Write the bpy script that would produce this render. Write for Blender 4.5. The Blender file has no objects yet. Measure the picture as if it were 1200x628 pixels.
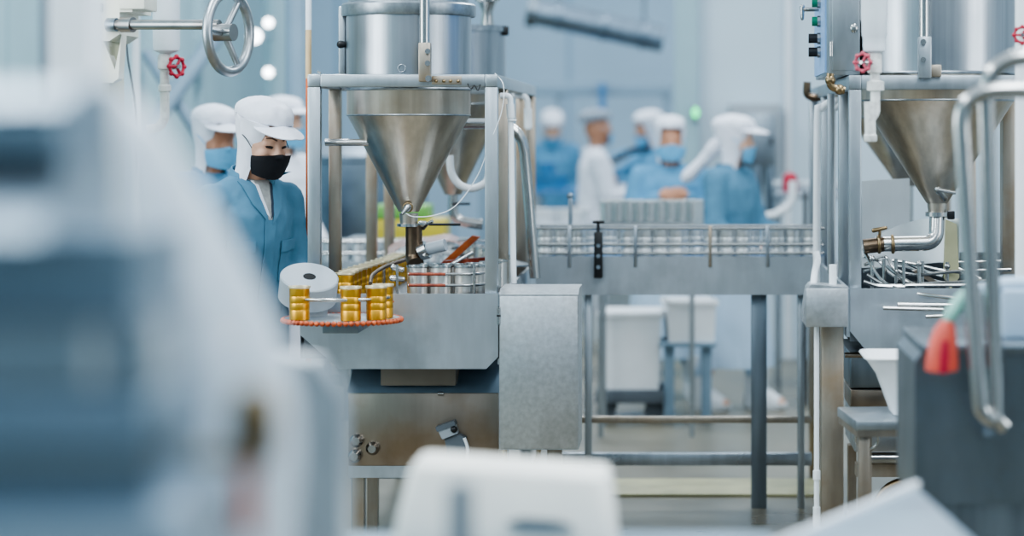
import bpy, bmesh, math, random
from mathutils import Vector, Matrix, Euler, noise
from mathutils.bvhtree import BVHTree
random.seed(7)
PI = math.pi
sc = bpy.context.scene
COL = sc.collection
F = 85.0/36.0*1200.0            # focal length in pixels
VX, VY, CAMH = 800.0, 155.0, 1.5  # vanishing point of the building's depth axis, camera height

def X(px, d): return (px-VX)/F*d
def Z(py, d): return CAMH+(VY-py)/F*d
def P(px, py, d): return Vector((X(px,d), d, Z(py,d)))

# ------------------------------------------------------------------ materials
def c(h):
    h = h.lstrip('#')
    v = [int(h[i:i+2],16)/255 for i in (0,2,4)]
    return tuple((x/12.92 if x<=.04045 else ((x+.055)/1.055)**2.4) for x in v)+(1,)

def newmat(name):
    m = bpy.data.materials.new(name); m.use_nodes = True
    nt = m.node_tree; b = nt.nodes['Principled BSDF']
    return m, nt, b

def steel(name, col='#b4bcc4', rough=.28, stretch=(1,1,.06), scale=38, var=.22, dirt=None, dirt_amt=.0, bump=.02):
    m, nt, b = newmat(name)
    N, L = nt.nodes, nt.links
    tc = N.new('ShaderNodeTexCoord'); mp = N.new('ShaderNodeMapping'); mp.inputs['Scale'].default_value = stretch
    L.new(tc.outputs['Object'], mp.inputs['Vector'])
    n1 = N.new('ShaderNodeTexNoise'); n1.inputs['Scale'].default_value = scale; n1.inputs['Detail'].default_value = 5
    L.new(mp.outputs['Vector'], n1.inputs['Vector'])
    n2 = N.new('ShaderNodeTexNoise'); n2.inputs['Scale'].default_value = 5; n2.inputs['Detail'].default_value = 6
    L.new(tc.outputs['Object'], n2.inputs['Vector'])
    r = N.new('ShaderNodeValToRGB'); cc = c(col)
    r.color_ramp.elements[0].color = tuple(x*(1-var) for x in cc[:3])+(1,); r.color_ramp.elements[0].position = .3
    r.color_ramp.elements[1].color = cc; r.color_ramp.elements[1].position = .7
    L.new(n1.outputs['Fac'], r.inputs['Fac'])
    out = r.outputs['Color']
    if dirt:
        rr = N.new('ShaderNodeValToRGB'); rr.color_ramp.elements[0].position = .48; rr.color_ramp.elements[1].position = .68
        rr.color_ramp.elements[1].color = (dirt_amt,)*3+(1,); rr.color_ramp.elements[0].color = (0,0,0,1)
        L.new(n2.outputs['Fac'], rr.inputs['Fac'])
        mx = N.new('ShaderNodeMix'); mx.data_type = 'RGBA'; mx.inputs['B'].default_value = c(dirt)
        L.new(rr.outputs['Color'], mx.inputs['Factor']); L.new(out, mx.inputs['A']); out = mx.outputs['Result']
    L.new(out, b.inputs['Base Color'])
    mr = N.new('ShaderNodeMapRange'); mr.inputs['To Min'].default_value = rough*.75; mr.inputs['To Max'].default_value = rough*1.35
    L.new(n2.outputs['Fac'], mr.inputs['Value']); L.new(mr.outputs['Result'], b.inputs['Roughness'])
    b.inputs['Metallic'].default_value = 1
    bp = N.new('ShaderNodeBump'); bp.inputs['Strength'].default_value = bump*4; bp.inputs['Distance'].default_value = .01
    L.new(n2.outputs['Fac'], bp.inputs['Height']); L.new(bp.outputs['Normal'], b.inputs['Normal'])
    return m

def paint(name, col, rough=.5, var=.12, scale=9, metallic=0, spec=.5, col2=None, stretch=(1,1,1), bump=0, lo=.35, hi=.65, transl=0):
    m, nt, b = newmat(name)
    N, L = nt.nodes, nt.links
    tc = N.new('ShaderNodeTexCoord'); mp = N.new('ShaderNodeMapping'); mp.inputs['Scale'].default_value = stretch
    L.new(tc.outputs['Object'], mp.inputs['Vector'])
    n = N.new('ShaderNodeTexNoise'); n.inputs['Scale'].default_value = scale; n.inputs['Detail'].default_value = 5
    L.new(mp.outputs['Vector'], n.inputs['Vector'])
    r = N.new('ShaderNodeValToRGB'); cc = c(col)
    r.color_ramp.elements[0].color = c(col2) if col2 else tuple(x*(1-var) for x in cc[:3])+(1,)
    r.color_ramp.elements[1].color = cc
    r.color_ramp.elements[0].position = lo; r.color_ramp.elements[1].position = hi
    L.new(n.outputs['Fac'], r.inputs['Fac']); L.new(r.outputs['Color'], b.inputs['Base Color'])
    b.inputs['Roughness'].default_value = rough; b.inputs['Metallic'].default_value = metallic
    b.inputs['Specular IOR Level'].default_value = spec
    if bump:
        bp = N.new('ShaderNodeBump'); bp.inputs['Strength'].default_value = bump; bp.inputs['Distance'].default_value = .01
        L.new(n.outputs['Fac'], bp.inputs['Height']); L.new(bp.outputs['Normal'], b.inputs['Normal'])
    if transl: b.inputs['Transmission Weight'].default_value = transl
    return m

def film(name, col, alpha, rough=.4):
    m, nt, b = newmat(name); N, L = nt.nodes, nt.links
    b.inputs['Base Color'].default_value = c(col); b.inputs['Roughness'].default_value = rough
    tr = N.new('ShaderNodeBsdfTransparent'); mx = N.new('ShaderNodeMixShader')
    n = N.new('ShaderNodeTexNoise'); n.inputs['Scale'].default_value = 6
    mr = N.new('ShaderNodeMapRange'); mr.inputs['To Min'].default_value = alpha*.85; mr.inputs['To Max'].default_value = min(1,alpha*1.15)
    L.new(n.outputs['Fac'], mr.inputs['Value'])
    L.new(mr.outputs['Result'], mx.inputs['Fac'])
    L.new(tr.outputs[0], mx.inputs[1]); L.new(b.outputs[0], mx.inputs[2])
    L.new(mx.outputs[0], N['Material Output'].inputs['Surface'])
    return m

def panelled(name, col, gap, width, rough=.5, axis=0, gapw=.04, var=.06):
    m, nt, b = newmat(name); N, L = nt.nodes, nt.links
    tc = N.new('ShaderNodeTexCoord'); sp = N.new('ShaderNodeSeparateXYZ'); L.new(tc.outputs['Object'], sp.inputs[0])
    dv = N.new('ShaderNodeMath'); dv.operation = 'DIVIDE'; dv.inputs[1].default_value = width; L.new(sp.outputs[axis], dv.inputs[0])
    fr = N.new('ShaderNodeMath'); fr.operation = 'FRACT'; L.new(dv.outputs[0], fr.inputs[0])
    lt = N.new('ShaderNodeMath'); lt.operation = 'LESS_THAN'; lt.inputs[1].default_value = gapw; L.new(fr.outputs[0], lt.inputs[0])
    n = N.new('ShaderNodeTexNoise'); n.inputs['Scale'].default_value = 1.6; n.inputs['Detail'].default_value = 4
    L.new(tc.outputs['Object'], n.inputs['Vector'])
    r = N.new('ShaderNodeValToRGB'); cc = c(col)
    r.color_ramp.elements[0].color = tuple(x*(1-var*3) for x in cc[:3])+(1,); r.color_ramp.elements[1].color = cc
    L.new(n.outputs['Fac'], r.inputs['Fac'])
    mx = N.new('ShaderNodeMix'); mx.data_type = 'RGBA'; mx.inputs['B'].default_value = c(gap)
    L.new(lt.outputs[0], mx.inputs['Factor']); L.new(r.outputs['Color'], mx.inputs['A'])
    L.new(mx.outputs['Result'], b.inputs['Base Color']); b.inputs['Roughness'].default_value = rough
    return m

def emit(name, col, s):
    m, nt, b = newmat(name)
    b.inputs['Base Color'].default_value = c(col); b.inputs['Emission Color'].default_value = c(col); b.inputs['Emission Strength'].default_value = s
    return m

M = {}
M['steel']   = steel('brushed_steel')
M['steel_cyl'] = steel('hopper_steel', '#a6adb4', .3, (1,1,.03), 30, .3)
M['steel_cone']= steel('cone_steel', '#d0c8bc', .32, (1,1,.05), 26, .3, '#8d6e4c', .35)  # warm tone and brown patches imitate surroundings reflected in the cone
M['steel_rim'] = steel('rim_steel', '#a3abb2', .34, (1,1,1), 40, .3)
M['frame']   = steel('frame_steel', '#b4bcc2', .36, (1,1,.2), 30, .18)
M['frame_tan'] = steel('stained_steel', '#b5ab9e', .38, (1,1,.2), 30, .2, '#9a7c58', .5)
M['table']   = steel('table_steel', '#c6ced5', .36, (1,1,.25), 18, .16, '#8f9296', .5)
M['tableb']  = steel('cabinet_steel', '#c8cdd1', .38, (1,1,1), 55, .22, '#8d8a84', .4)
M['dark_steel'] = steel('dark_steel', '#8c98a2', .36, (1,1,.1), 20, .3)
M['bin']     = steel('bin_steel', '#87939c', .33, (1,1,.3), 5, .45, bump=.15)
M['pan']     = steel('pan_steel', '#a4978a', .3, (1,1,.2), 12, .25, '#7d6548', .5)  # brown tone and patches paint a warm reflection into the steel
M['pipe']    = steel('pipe_steel', '#b8b9b8', .2, (1,1,.2), 20, .2)
M['pipe_brown'] = steel('stained_pipe', '#80705f', .32, (1,1,.4), 30, .4, '#3b2a20', .8)
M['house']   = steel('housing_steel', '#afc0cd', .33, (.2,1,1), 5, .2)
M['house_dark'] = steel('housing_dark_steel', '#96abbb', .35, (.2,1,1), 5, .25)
M['silver']  = steel('tin_steel', '#cfd2d2', .2, (1,1,.1), 30, .15)
M['silver_dirty'] = steel('tin_steel_splashed', '#efede9', .3, (1,1,.3), 25, .12, '#b0603a', .4)
M['gold']    = steel('gold_lacquer', '#efb64c', .34, (1,1,.3), 30, .25, '#9a5412', .6)
M['gold_rim']= steel('gold_rim', '#fff3d0', .4, (1,1,1), 30, .2)
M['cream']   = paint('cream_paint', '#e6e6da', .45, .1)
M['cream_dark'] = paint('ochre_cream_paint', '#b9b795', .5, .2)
M['white']   = paint('white_paint', '#e6ecf2', .4, .05)
M['pvc']     = paint('white_pvc', '#e9eef2', .32, .06)
M['pvc_dirty'] = paint('aged_white_paint', '#d8d9d6', .42, .25, 40, lo=.3, hi=.5)
M['lagging'] = paint('white_lagging', '#dfe7ee', .6, .08, 6)
M['white_plastic'] = paint('white_plastic', '#eef1f4', .35, .04)
M['warm_plastic'] = paint('ivory_plastic', '#f1efe8', .35, .05)
M['tin_pale'] = steel('pale_tin', '#eceff0', .4, (1,1,.1), 30, .08)
M['satin'] = steel('satin_steel', '#dfe6ea', .5, (1,1,.3), 12, .12)
M['amber_lid'] = paint('amber_lid', '#6e4416', .45, .4, 60)
M['trough'] = paint('brown_grey', '#8f867c', .5, .2, 8)
M['dark_rubber'] = paint('dark_rubber', '#343c43', .5, .3, 12)
M['hole']    = paint('black_void', '#0b0d10', .8)
M['black']   = paint('black_plastic', '#17191c', .4)
M['grey_plastic'] = paint('grey_plastic', '#9aa3ab', .42, .07)
M['grey_dark'] = paint('grey_rubber', '#5d666e', .6)
M['wheel_paint'] = steel('wheel_paint', '#aeb4b9', .35, (1,1,1), 25, .2, '#8f8474', .5)
M['shaft']   = steel('shaft_steel', '#a7a8a8', .32, (1,1,1), 20, .25, '#7a5440', .8)
M['red']     = paint('red_paint', '#b81f3c', .4, .2, 30)
M['red_sauce'] = paint('red_sauce', '#8f4630', .25, .35, 30, col2='#5f1f12')
M['orange_board'] = paint('orange_board', '#c0692c', .4, .3, 12, col2='#7a3514')
M['rimchain'] = paint('rust_orange', '#cf6a3e', .45, .3, 60, col2='#8a3417')
M['pink_film'] = film('pink_film', '#d9b6ae', .65, .25)
M['coral']   = paint('coral_rubber', '#e4604f', .5, .2, 14)
M['teal']    = paint('pale_teal_rubber', '#93cabd', .5, .15, 14)
M['blue_panel'] = paint('blue_panel', '#8db2de', .35, .12)
M['green_button'] = paint('green_button', '#117a5b', .3)
M['green_glow'] = emit('green_lamp', '#35e08a', 2.5)
M['lamp']    = emit('lamp_face', '#f4fbff', 9)  # glowing white for the painted-in glints at the left wall
M['yellow']  = paint('yellow_plastic', '#c4b23c', .45)
M['lime']    = paint('lime_plastic', '#6fa84f', .45)
M['yellow_floor'] = paint('yellow_marking', '#b9b48e', .45, .25, 6)
M['tan_hose'] = paint('tan_hose', '#b7a98e', .35, .15)
M['tanpole'] = paint('tan_pole', '#d9bd94', .5)
M['orange_pole'] = paint('orange_pole', '#d9682e', .45)
M['blue_gear'] = paint('blue_machine', '#4c84b4', .45, .2)
M['skin']    = paint('skin', '#dcae95', .5, .07, 20)
M['skin_tan']= paint('skin_tan', '#b98468', .5, .1, 20)
M['cloth_blue'] = paint('blue_workwear', '#58829b', .85, .14, 14, bump=.25, spec=.15)
M['cloth_blue2'] = paint('bright_blue_workwear', '#5f95b8', .85, .14, 14, spec=.15)
M['cloth_white'] = paint('white_cloth', '#e4e7f1', .85, .06, 18, bump=.2, spec=.15)
M['cloth_apron'] = paint('pale_blue_apron', '#b9d0e4', .7, .1, 6)
M['cloth_dark'] = paint('navy_cloth', '#2c3a4c', .85, .2)
M['shirt']   = paint('grey_shirt', '#a7a9a8', .85, .2, 60)
M['mask_black'] = paint('black_mask', '#14171f', .7, .3, 25, bump=.3)
M['mask_blue'] = paint('blue_mask', '#6fb7e0', .7, .1)
M['hair']    = paint('black_hair', '#1b1613', .5, .3, 40)
M['hairnet'] = paint('grey_hairnet', '#8d97a3', .7, .2, 30)
M['eye']     = paint('eye_dark', '#241a17', .25)
M['brow']    = paint('brow_hair', '#5a4136', .8)
M['boot']    = paint('white_boot', '#eef3f7', .35)
M['brass']   = steel('aged_brass', '#9c8768', .3, (1,1,1), 20, .3)
M['sheet']   = film('white_plastic_sheet', '#dfe8f2', .82, .35)
M['duct']    = steel('duct_steel', '#8f9fae', .35, (1,1,1), 10, .25)
M['bluegrey']= paint('blue_grey_paint', '#8aa2b4', .5, .12, 3)
M['tealgrey']= paint('teal_grey_paint', '#9dbac3', .5, .1, 2)

# ------------------------------------------------------------------ mesh builder
class MB:
    def __init__(self): self.bm = bmesh.new()
    def _xf(self, vs, mat):
        if mat is not None: bmesh.ops.transform(self.bm, matrix=mat, verts=vs)
    def box(self, x0,x1,y0,y1,z0,z1, bev=0, mat=None):
        r = bmesh.ops.create_cube(self.bm, size=1); vs = r['verts']
        bmesh.ops.scale(self.bm, vec=(abs(x1-x0),abs(y1-y0),abs(z1-z0)), verts=vs)
        bmesh.ops.translate(self.bm, vec=((x0+x1)/2,(y0+y1)/2,(z0+z1)/2), verts=vs)
        if bev:
            es = list({e for v in vs for e in v.link_edges})
            r2 = bmesh.ops.bevel(self.bm, geom=es, offset=bev, segments=2, affect='EDGES', profile=.5)
            vs = list({v for f in r2['faces'] for v in f.verts})
        self._xf(vs, mat); return self
    def ring(self, ctr, u, v, ru, rv, n):
        return [self.bm.verts.new(ctr+u*(ru*math.cos(2*PI*i/n))+v*(rv*math.sin(2*PI*i/n))) for i in range(n)]
    def skin(self, rings, cap0=True, cap1=True):
        n = len(rings[0])
        for a, b in zip(rings[:-1], rings[1:]):
            for i in range(n):
                j = (i+1)%n
                self.bm.faces.new((a[i],a[j],b[j],b[i]))
        if cap0: self.bm.faces.new(list(reversed(rings[0])))
        if cap1: self.bm.faces.new(rings[-1])
        return self
    def cyl(self, p0, p1, r, r2=None, n=20):
        p0, p1 = Vector(p0), Vector(p1); r2 = r if r2 is None else r2
        w = (p1-p0).normalized(); a = Vector((0,0,1)) if abs(w.z)<.9 else Vector((1,0,0))
        u = w.cross(a).normalized(); v = w.cross(u).normalized()
        return self.skin([self.ring(p0,u,v,r,r,n), self.ring(p1,u,v,r2,r2,n)])
    def tube(self, pts, r, n=12, smooth=6, closed=False, flat=1.0):
        pts = [Vector(p) for p in pts]
        rs = r if isinstance(r,(list,tuple)) else [r]*len(pts)
        if smooth > 1 and len(pts) > 2:
            q, qr = [], []
            m = len(pts); rng = m if closed else m-1
            for i in range(rng):
                g = (lambda k: pts[k % m]) if closed else (lambda k: pts[max(0,min(m-1,k))])
                p0,p1,p2,p3 = g(i-1),g(i),g(i+1),g(i+2)
                for s in range(smooth):
                    t = s/smooth
                    q.append(.5*((2*p1)+(p2-p0)*t+(2*p0-5*p1+4*p2-p3)*t*t+(3*p1-p0-3*p2+p3)*t**3))
                    qr.append(rs[i]*(1-t)+rs[(i+1)%m]*t)
            if not closed: q.append(pts[-1]); qr.append(rs[-1])
            pts, rs = q, qr
        m = len(pts); rings = []; u = None
        for i, p in enumerate(pts):
            if closed: t = (pts[(i+1)%m]-pts[i-1]).normalized()
            else: t = (pts[min(i+1,m-1)]-pts[max(i-1,0)]).normalized()
            if u is None:
                a = Vector((0,0,1)) if abs(t.z)<.9 else Vector((1,0,0)); u = t.cross(a).normalized()
            else:
                u = (u-t*u.dot(t)).normalized()
            v = t.cross(u).normalized()
            rings.append(self.ring(p,u,v,rs[i],rs[i]*flat,n))
        if closed:
            self.skin(rings, False, False)
            a, b = rings[-1], rings[0]
            for i in range(n):
                j=(i+1)%n; self.bm.faces.new((a[i],a[j],b[j],b[i]))
        else: self.skin(rings)
        return self
    def bends(self, pts, r, rad=.04, n=14, k=5):
        """pipe with straight runs and filleted corners"""
        pts = [Vector(p) for p in pts]; q = [pts[0]]
        for i in range(1,len(pts)-1):
            a,b,d = pts[i-1],pts[i],pts[i+1]
            e0=(a-b).normalized(); e1=(d-b).normalized()
            rr=min(rad,(a-b).length*.48,(d-b).length*.48)
            s,e=b+e0*rr,b+e1*rr
            for t in range(k+1):
                t/=k; q.append(s*(1-t)**2+b*2*t*(1-t)+e*t*t)
        q.append(pts[-1])
        return self.tube(q, r, n, 1)
    def lathe(self, prof, ctr, n=40, axis=Vector((0,0,1)), cap=True):
        ctr=Vector(ctr); w=axis.normalized(); a=Vector((0,1,0)) if abs(w.y)<.9 else Vector((1,0,0))
        u=w.cross(a).normalized(); v=w.cross(u).normalized()
        return self.skin([self.ring(ctr+w*z,u,v,max(r,1e-4),max(r,1e-4),n) for r,z in prof], cap, cap)
    def ball(self, ctr, r, sc3=(1,1,1), n=16):
        q = bmesh.ops.create_uvsphere(self.bm, u_segments=n, v_segments=max(8,n*2//3), radius=r)
        bmesh.ops.scale(self.bm, vec=sc3, verts=q['verts']); bmesh.ops.translate(self.bm, vec=ctr, verts=q['verts']); return self
    def prism(self, poly, y0, y1, axis='y'):
        """polygon of (a,b) swept along an axis: y -> (x,z) polygon, x -> (y,z), z -> (x,y)"""
        f = {'y':lambda a,b,t:(a,t,b),'x':lambda a,b,t:(t,a,b),'z':lambda a,b,t:(a,b,t)}[axis]
        A=[self.bm.verts.new(f(a,b,y0)) for a,b in poly]; B=[self.bm.verts.new(f(a,b,y1)) for a,b in poly]
        n=len(poly)
        for i in range(n):
            j=(i+1)%n; self.bm.faces.new((A[i],A[j],B[j],B[i]))
        self.bm.faces.new(list(reversed(A))); self.bm.faces.new(B); return self
    def torus(self, ctr, axis, R, r, n=32, m=10, sx=1, a0=0, a1=2*PI):
        ctr=Vector(ctr); w=Vector(axis).normalized(); a=Vector((0,0,1)) if abs(w.z)<.9 else Vector((1,0,0))
        u=w.cross(a).normalized(); v=w.cross(u).normalized()
        full = abs(a1-a0-2*PI)<1e-4
        k = n if full else n+1
        pts=[ctr+u*(R*sx*math.cos(a0+(a1-a0)*i/n))+v*(R*math.sin(a0+(a1-a0)*i/n)) for i in range(k)]
        return self.tube(pts, r, m, 1, closed=full)
    def capsule(self, p0, p1, r0, r1, n=12):
        p0,p1=Vector(p0),Vector(p1); w=(p1-p0)
        if w.length<1e-5: w=Vector((0,0,1e-4))
        w=w.normalized(); a=Vector((0,0,1)) if abs(w.z)<.9 else Vector((1,0,0))
        u=w.cross(a).normalized(); v=w.cross(u).normalized(); rings=[]
        for k in range(1,5):
            t=-PI/2+PI/2*k/4; rings.append(self.ring(p0+w*(r0*math.sin(t)),u,v,r0*math.cos(t)+1e-4,r0*math.cos(t)+1e-4,n))
        for k in range(0,4):
            t=PI/2*k/4; rings.append(self.ring(p1+w*(r1*math.sin(t)),u,v,r1*math.cos(t),r1*math.cos(t),n))
        return self.skin(rings)
    def chain(self, pts, rs):
        for i in range(len(pts)-1): self.capsule(pts[i],pts[i+1],rs[i],rs[i+1])
        return self
    def loft(self, secs, n=24):
        """closed vertical body from (z, cx, cy, rx, ry) sections"""
        return self.skin([self.ring(Vector((cx,cy,z)),Vector((1,0,0)),Vector((0,1,0)),rx,ry,n) for z,cx,cy,rx,ry in secs])
    def grid(self, fn, nu, nv, thick=0):
        vs=[[self.bm.verts.new(fn(i/nu,j/nv)) for j in range(nv+1)] for i in range(nu+1)]
        fs=[self.bm.faces.new((vs[i][j],vs[i+1][j],vs[i+1][j+1],vs[i][j+1])) for i in range(nu) for j in range(nv)]
        if thick:
            self.bm.normal_update()
            bmesh.ops.solidify(self.bm, geom=fs, thickness=thick)
        return self
    def xf(self, mat): bmesh.ops.transform(self.bm, matrix=mat, verts=self.bm.verts[:]); return self
    def mesh(self, name, origin=(0,0,0)):
        o=Vector(origin)
        bmesh.ops.translate(self.bm, vec=-o, verts=self.bm.verts[:])
        bmesh.ops.recalc_face_normals(self.bm, faces=self.bm.faces[:])
        me=bpy.data.meshes.new(name); self.bm.to_mesh(me); self.bm.free()
        me.shade_smooth(); me.set_sharp_from_angle(angle=math.radians(38))
        return me
    def build(self, name, mat, parent=None, base=None):
        """parts are given in world coordinates; a part's mesh is stored relative to its thing's base"""
        if parent is not None:
            q=parent; org=Vector((0,0,0))
            while q is not None: org+=Vector(q.location); q=q.parent
        else: org=Vector(base) if base is not None else Vector((0,0,0))
        me=self.mesh(name, org); me.materials.append(M[mat] if isinstance(mat,str) else mat)
        o=bpy.data.objects.new(name, me); COL.objects.link(o)
        if parent is not None: o.parent=parent
        else: o.location=org
        return o

def tag(o,label=None,cat=None,group=None,kind=None):
    if label: o['label']=label
    if cat: o['category']=cat
    if group: o['group']=group
    if kind: o['kind']=kind
    return o
def thing(name,label,cat,loc,group=None):
    o=bpy.data.objects.new(name,None); COL.objects.link(o); o.location=loc; o.empty_display_size=.1
    return tag(o,label,cat,group)
def solo(mb,name,mat,label,cat,base,group=None): return tag(mb.build(name,mat,None,base),label,cat,group)
def struct(mb,name,mat,base=(0,0,0)): return tag(mb.build(name,mat,None,base),kind='structure')
def dup(root,loc,label=None,group=None,rotz=None):
    r=root.copy(); COL.objects.link(r); r.location=loc
    if rotz is not None: r.rotation_euler=(0,0,rotz)
    if label: r['label']=label
    if group: r['group']=group
    for ch in list(root.children):
        k=ch.copy(); COL.objects.link(k); k.parent=r
        for g in ch.children:
            h=g.copy(); COL.objects.link(h); h.parent=k
    return r
ORD=['first','second','third','fourth','fifth','sixth','seventh','eighth','ninth','tenth','eleventh','twelfth','thirteenth','fourteenth','fifteenth','sixteenth','seventeenth','eighteenth','nineteenth','twentieth','twenty-first','twenty-second']

# ------------------------------------------------------------------ the setting
def floor_mat():
    m, nt, b = newmat('wet_floor'); N,L=nt.nodes,nt.links
    tc=N.new('ShaderNodeTexCoord'); n=N.new('ShaderNodeTexNoise'); n.inputs['Scale'].default_value=1.3; n.inputs['Detail'].default_value=7
    L.new(tc.outputs['Object'],n.inputs['Vector'])
    r=N.new('ShaderNodeValToRGB'); r.color_ramp.elements[0].color=c('#5f584a'); r.color_ramp.elements[1].color=c('#858072')
    r.color_ramp.elements[0].position=.35; r.color_ramp.elements[1].position=.65
    L.new(n.outputs['Fac'],r.inputs['Fac']); L.new(r.outputs['Color'],b.inputs['Base Color'])
    mr=N.new('ShaderNodeMapRange'); mr.inputs['To Min'].default_value=.12; mr.inputs['To Max'].default_value=.5
    L.new(n.outputs['Fac'],mr.inputs['Value']); L.new(mr.outputs['Result'],b.inputs['Roughness'])
    return m
M['floor']=floor_mat()
struct(MB().box(-4,4.5,-6,24,-.1,0),'floor','floor')
M['wall_b']=panelled('back_wall_panels','#bad3e7','#93b2cb',1.15,.45)
M['wall_l']=panelled('left_wall_panels','#b0cfd6','#8db1ba',1.3,.45,axis=1)
M['wall_f']=panelled('front_wall_panels','#d5e1ea','#5b6b78',1.6,.5,gapw=.24)
M['wall_r']=panelled('right_wall_panels','#cdd9e2','#9fb2c2',1.2,.5,axis=1)
struct(MB().box(-4.15,4.65,24,24.15,0,4.6),'wall_back','wall_b')
struct(MB().box(-4.15,-4,-6,24,0,4.6),'wall_left','wall_l')
struct(MB().box(4.5,4.65,-6,24,0,4.6),'wall_right','wall_r')
struct(MB().box(-4.15,4.65,-6.15,-6,0,4.6),'wall_front','wall_f')
struct(MB().box(-4,-3.97,-6,24,0,.18),'baseboard_left','bluegrey')
struct(MB().box(-4,4.5,23.97,24,0,.2),'baseboard_back','bluegrey')
# partition of the side room on the right and the pillar at its end
struct(MB().box(X(820,16),3.6,16,16.12,0,3.4),'wall_partition',panelled('partition_panels','#cfdfea','#abc2d2',1.0,.45,gapw=.03))
struct(MB().box(X(790,15.9),X(819,15.9),15.85,16.2,0,3.6,.01),'trim_1','tealgrey')
struct(MB().box(X(920,15.9),X(928,15.9),15.93,16,0,3.4,.01),'trim_2','white')
# yellow kerb line on the floor between the machines
solo(MB().box(-.62,.62,9.95,10.4,0,.012,.004),'floor_marking','yellow_floor','pale yellow stripe painted across the wet floor under the can conveyor','floor marking',(0,10.2,0))

# horizontal roof beam and blue upright far behind
t=thing('gantry','grey steel gantry crossing the hall behind the people, with a blue upright','gantry',(X(700,21),21,0))
MB().box(X(560,21),X(785,21),20.9,21.1,Z(112,21),Z(96,21),.01).build('beam','bluegrey',t)
for px,w in ((566,8),(782,8),(655,6)): MB().box(X(px-w/2,21),X(px+w/2,21),20.95,21.05,0,Z(100,21)).build('post','bluegrey',t)
MB().box(X(702,20.8),X(710,20.8),20.75,20.85,Z(145,20.8),Z(97,20.8)).build('blue_upright','blue_gear',t)

# slanting ventilation duct with its hangers
t=thing('ventilation_duct','grey metal duct slanting down above the far workers','duct',P(700,28,19))
p0,p1=P(625,13,19),P(778,46,19)
MB().cyl(p0,p1,.105,n=24).build('duct_pipe','duct',t)
for k in (.2,.55,.85):
    q=p0.lerp(p1,k); MB().torus(q,(p1-p0),.107,.016).build('collar','duct',t)
MB().cyl(p0+Vector((-.04,0,.01)),p0+Vector((.03,0,-.006)),.13,n=24).build('end_flange','dark_steel',t)
MB().cyl(p0.lerp(p1,.2),p0.lerp(p1,.2)+Vector((0,0,3)),.012).build('hanger_rod','dark_steel',t)
MB().cyl(p0.lerp(p1,.85),p0.lerp(p1,.85)+Vector((0,0,3)),.012).build('hanger_rod','dark_steel',t)

# grey wall cabinet behind the worker in the tailed hood
t=thing('wall_cabinet','grey steel cabinet hung on the white partition behind the worker facing right','cabinet',P(884,200,15.9))
MB().box(X(855,15.9),X(913,15.9),15.72,16,Z(200,15.9),Z(122,15.9),.01).build('cabinet_body','grey_plastic',t)
d=MB().box(X(859,15.7),X(909,15.7),15.70,15.722,Z(197,15.7),Z(133,15.7),.006).build('door','dark_steel',t)
MB().box(X(903,15.69),X(906,15.69),15.67,15.70,Z(170,15.7),Z(160,15.7)).build('handle','black',d)
t=thing('signal_lamp','small green indicator lamp glowing on the pillar','lamp',P(815,132,15.84))
MB().box(X(811,15.84),X(819,15.84),15.81,15.85,Z(141,15.84),Z(123,15.84),.004).build('lamp_body','grey_plastic',t)
MB().ball(P(815,132,15.80),.022,(1,.5,1.5)).build('lamp_lens','green_glow',t)

# equipment at the right of the rear room
t=thing('pump_stand','twin grey steel cylinders on a stand behind the worker facing right','machine',(X(897,14.5),14.5,0))
for px in (887,903): MB().cyl((X(px,14.5),14.5,Z(300,14.5)),(X(px,14.5),14.5,Z(195,14.5)),.033).build('cylinder','dark_steel',t)
MB().box(X(878,14.5),X(912,14.5),14.35,14.65,Z(310,14.5),Z(300,14.5),.01).build('deck','steel',t)
for px in (880,910): MB().box(X(px-2,14.5),X(px+2,14.5),14.4,14.6,0,Z(308,14.5)).build('leg','steel',t)
t=thing('side_bench','pale steel bench with a raised back rail at the foot of the partition','bench',(X(940,14),14,0))
MB().box(X(908,14),X(1010,14),13.8,14.4,Z(232,14),Z(226,14),.006).build('bench_top','steel',t)
MB().box(X(908,14),X(1010,14),14.3,14.4,Z(226,14),Z(213,14),.006).build('back_rail','frame',t)
for px in (912,960,1005): MB().box(X(px-2,14),X(px+2,14),13.85,13.95,0,Z(232,14)).build('leg','steel',t)
solo(MB().lathe([(.01,0),(.04,.004),(.045,.06),(.04,.1),(.012,.12)],P(926,226,14)),'red_jar','red','small red jar standing on the pale bench by the partition','jar',P(926,226,14))
solo(MB().bends([P(929,212,13.775),P(928,240,13.775),P(908,252,13.775),P(897,253,13.775)],.022,.2),'drain_hose','pvc','white hose bending down in front of the pale bench beside the worker facing right','hose',P(915,255,13.775))
solo(MB().box(X(941,13.4),X(946,13.4),13.35,13.42,0,Z(224,13.4),.004),'black_post','black','slim black upright post just left of the right machine posts','post',(X(943,13.4),13.385,0))

# ------------------------------------------------------------------ left wall services
t=thing('pipe_bracing','grey diagonal pipe struts crossing on the pale teal left wall','bracing',(-3.9,15,0))
MB().cyl(P(255,40,14.3),P(165,165,14.0),.05).build('strut','bluegrey',t)
MB().cyl(P(170,60,14.2),P(240,170,14.2),.035).build('strut','bluegrey',t)
MB().box(X(229,14.4),X(239,14.4),14.35,14.45,0,Z(-20,14.4)).build('post','tealgrey',t)
MB().box(X(161,14.4),X(169,14.4),14.35,14.45,0,Z(-20,14.4)).build('post','tealgrey',t)
solo(MB().cyl((X(322,16),16,0),(X(322,16),16,3.0),.075),'vertical_duct','tealgrey','pale teal vertical duct left of the orange and tan pole','duct',(X(322,16),16,0))
solo(MB().cyl((X(346,13),13,0),(X(346,13),13,2.6),.055),'riser_pipe','bluegrey','pale blue riser pipe just left of the orange and tan pole','pipe',(X(346,13),13,0))
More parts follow.
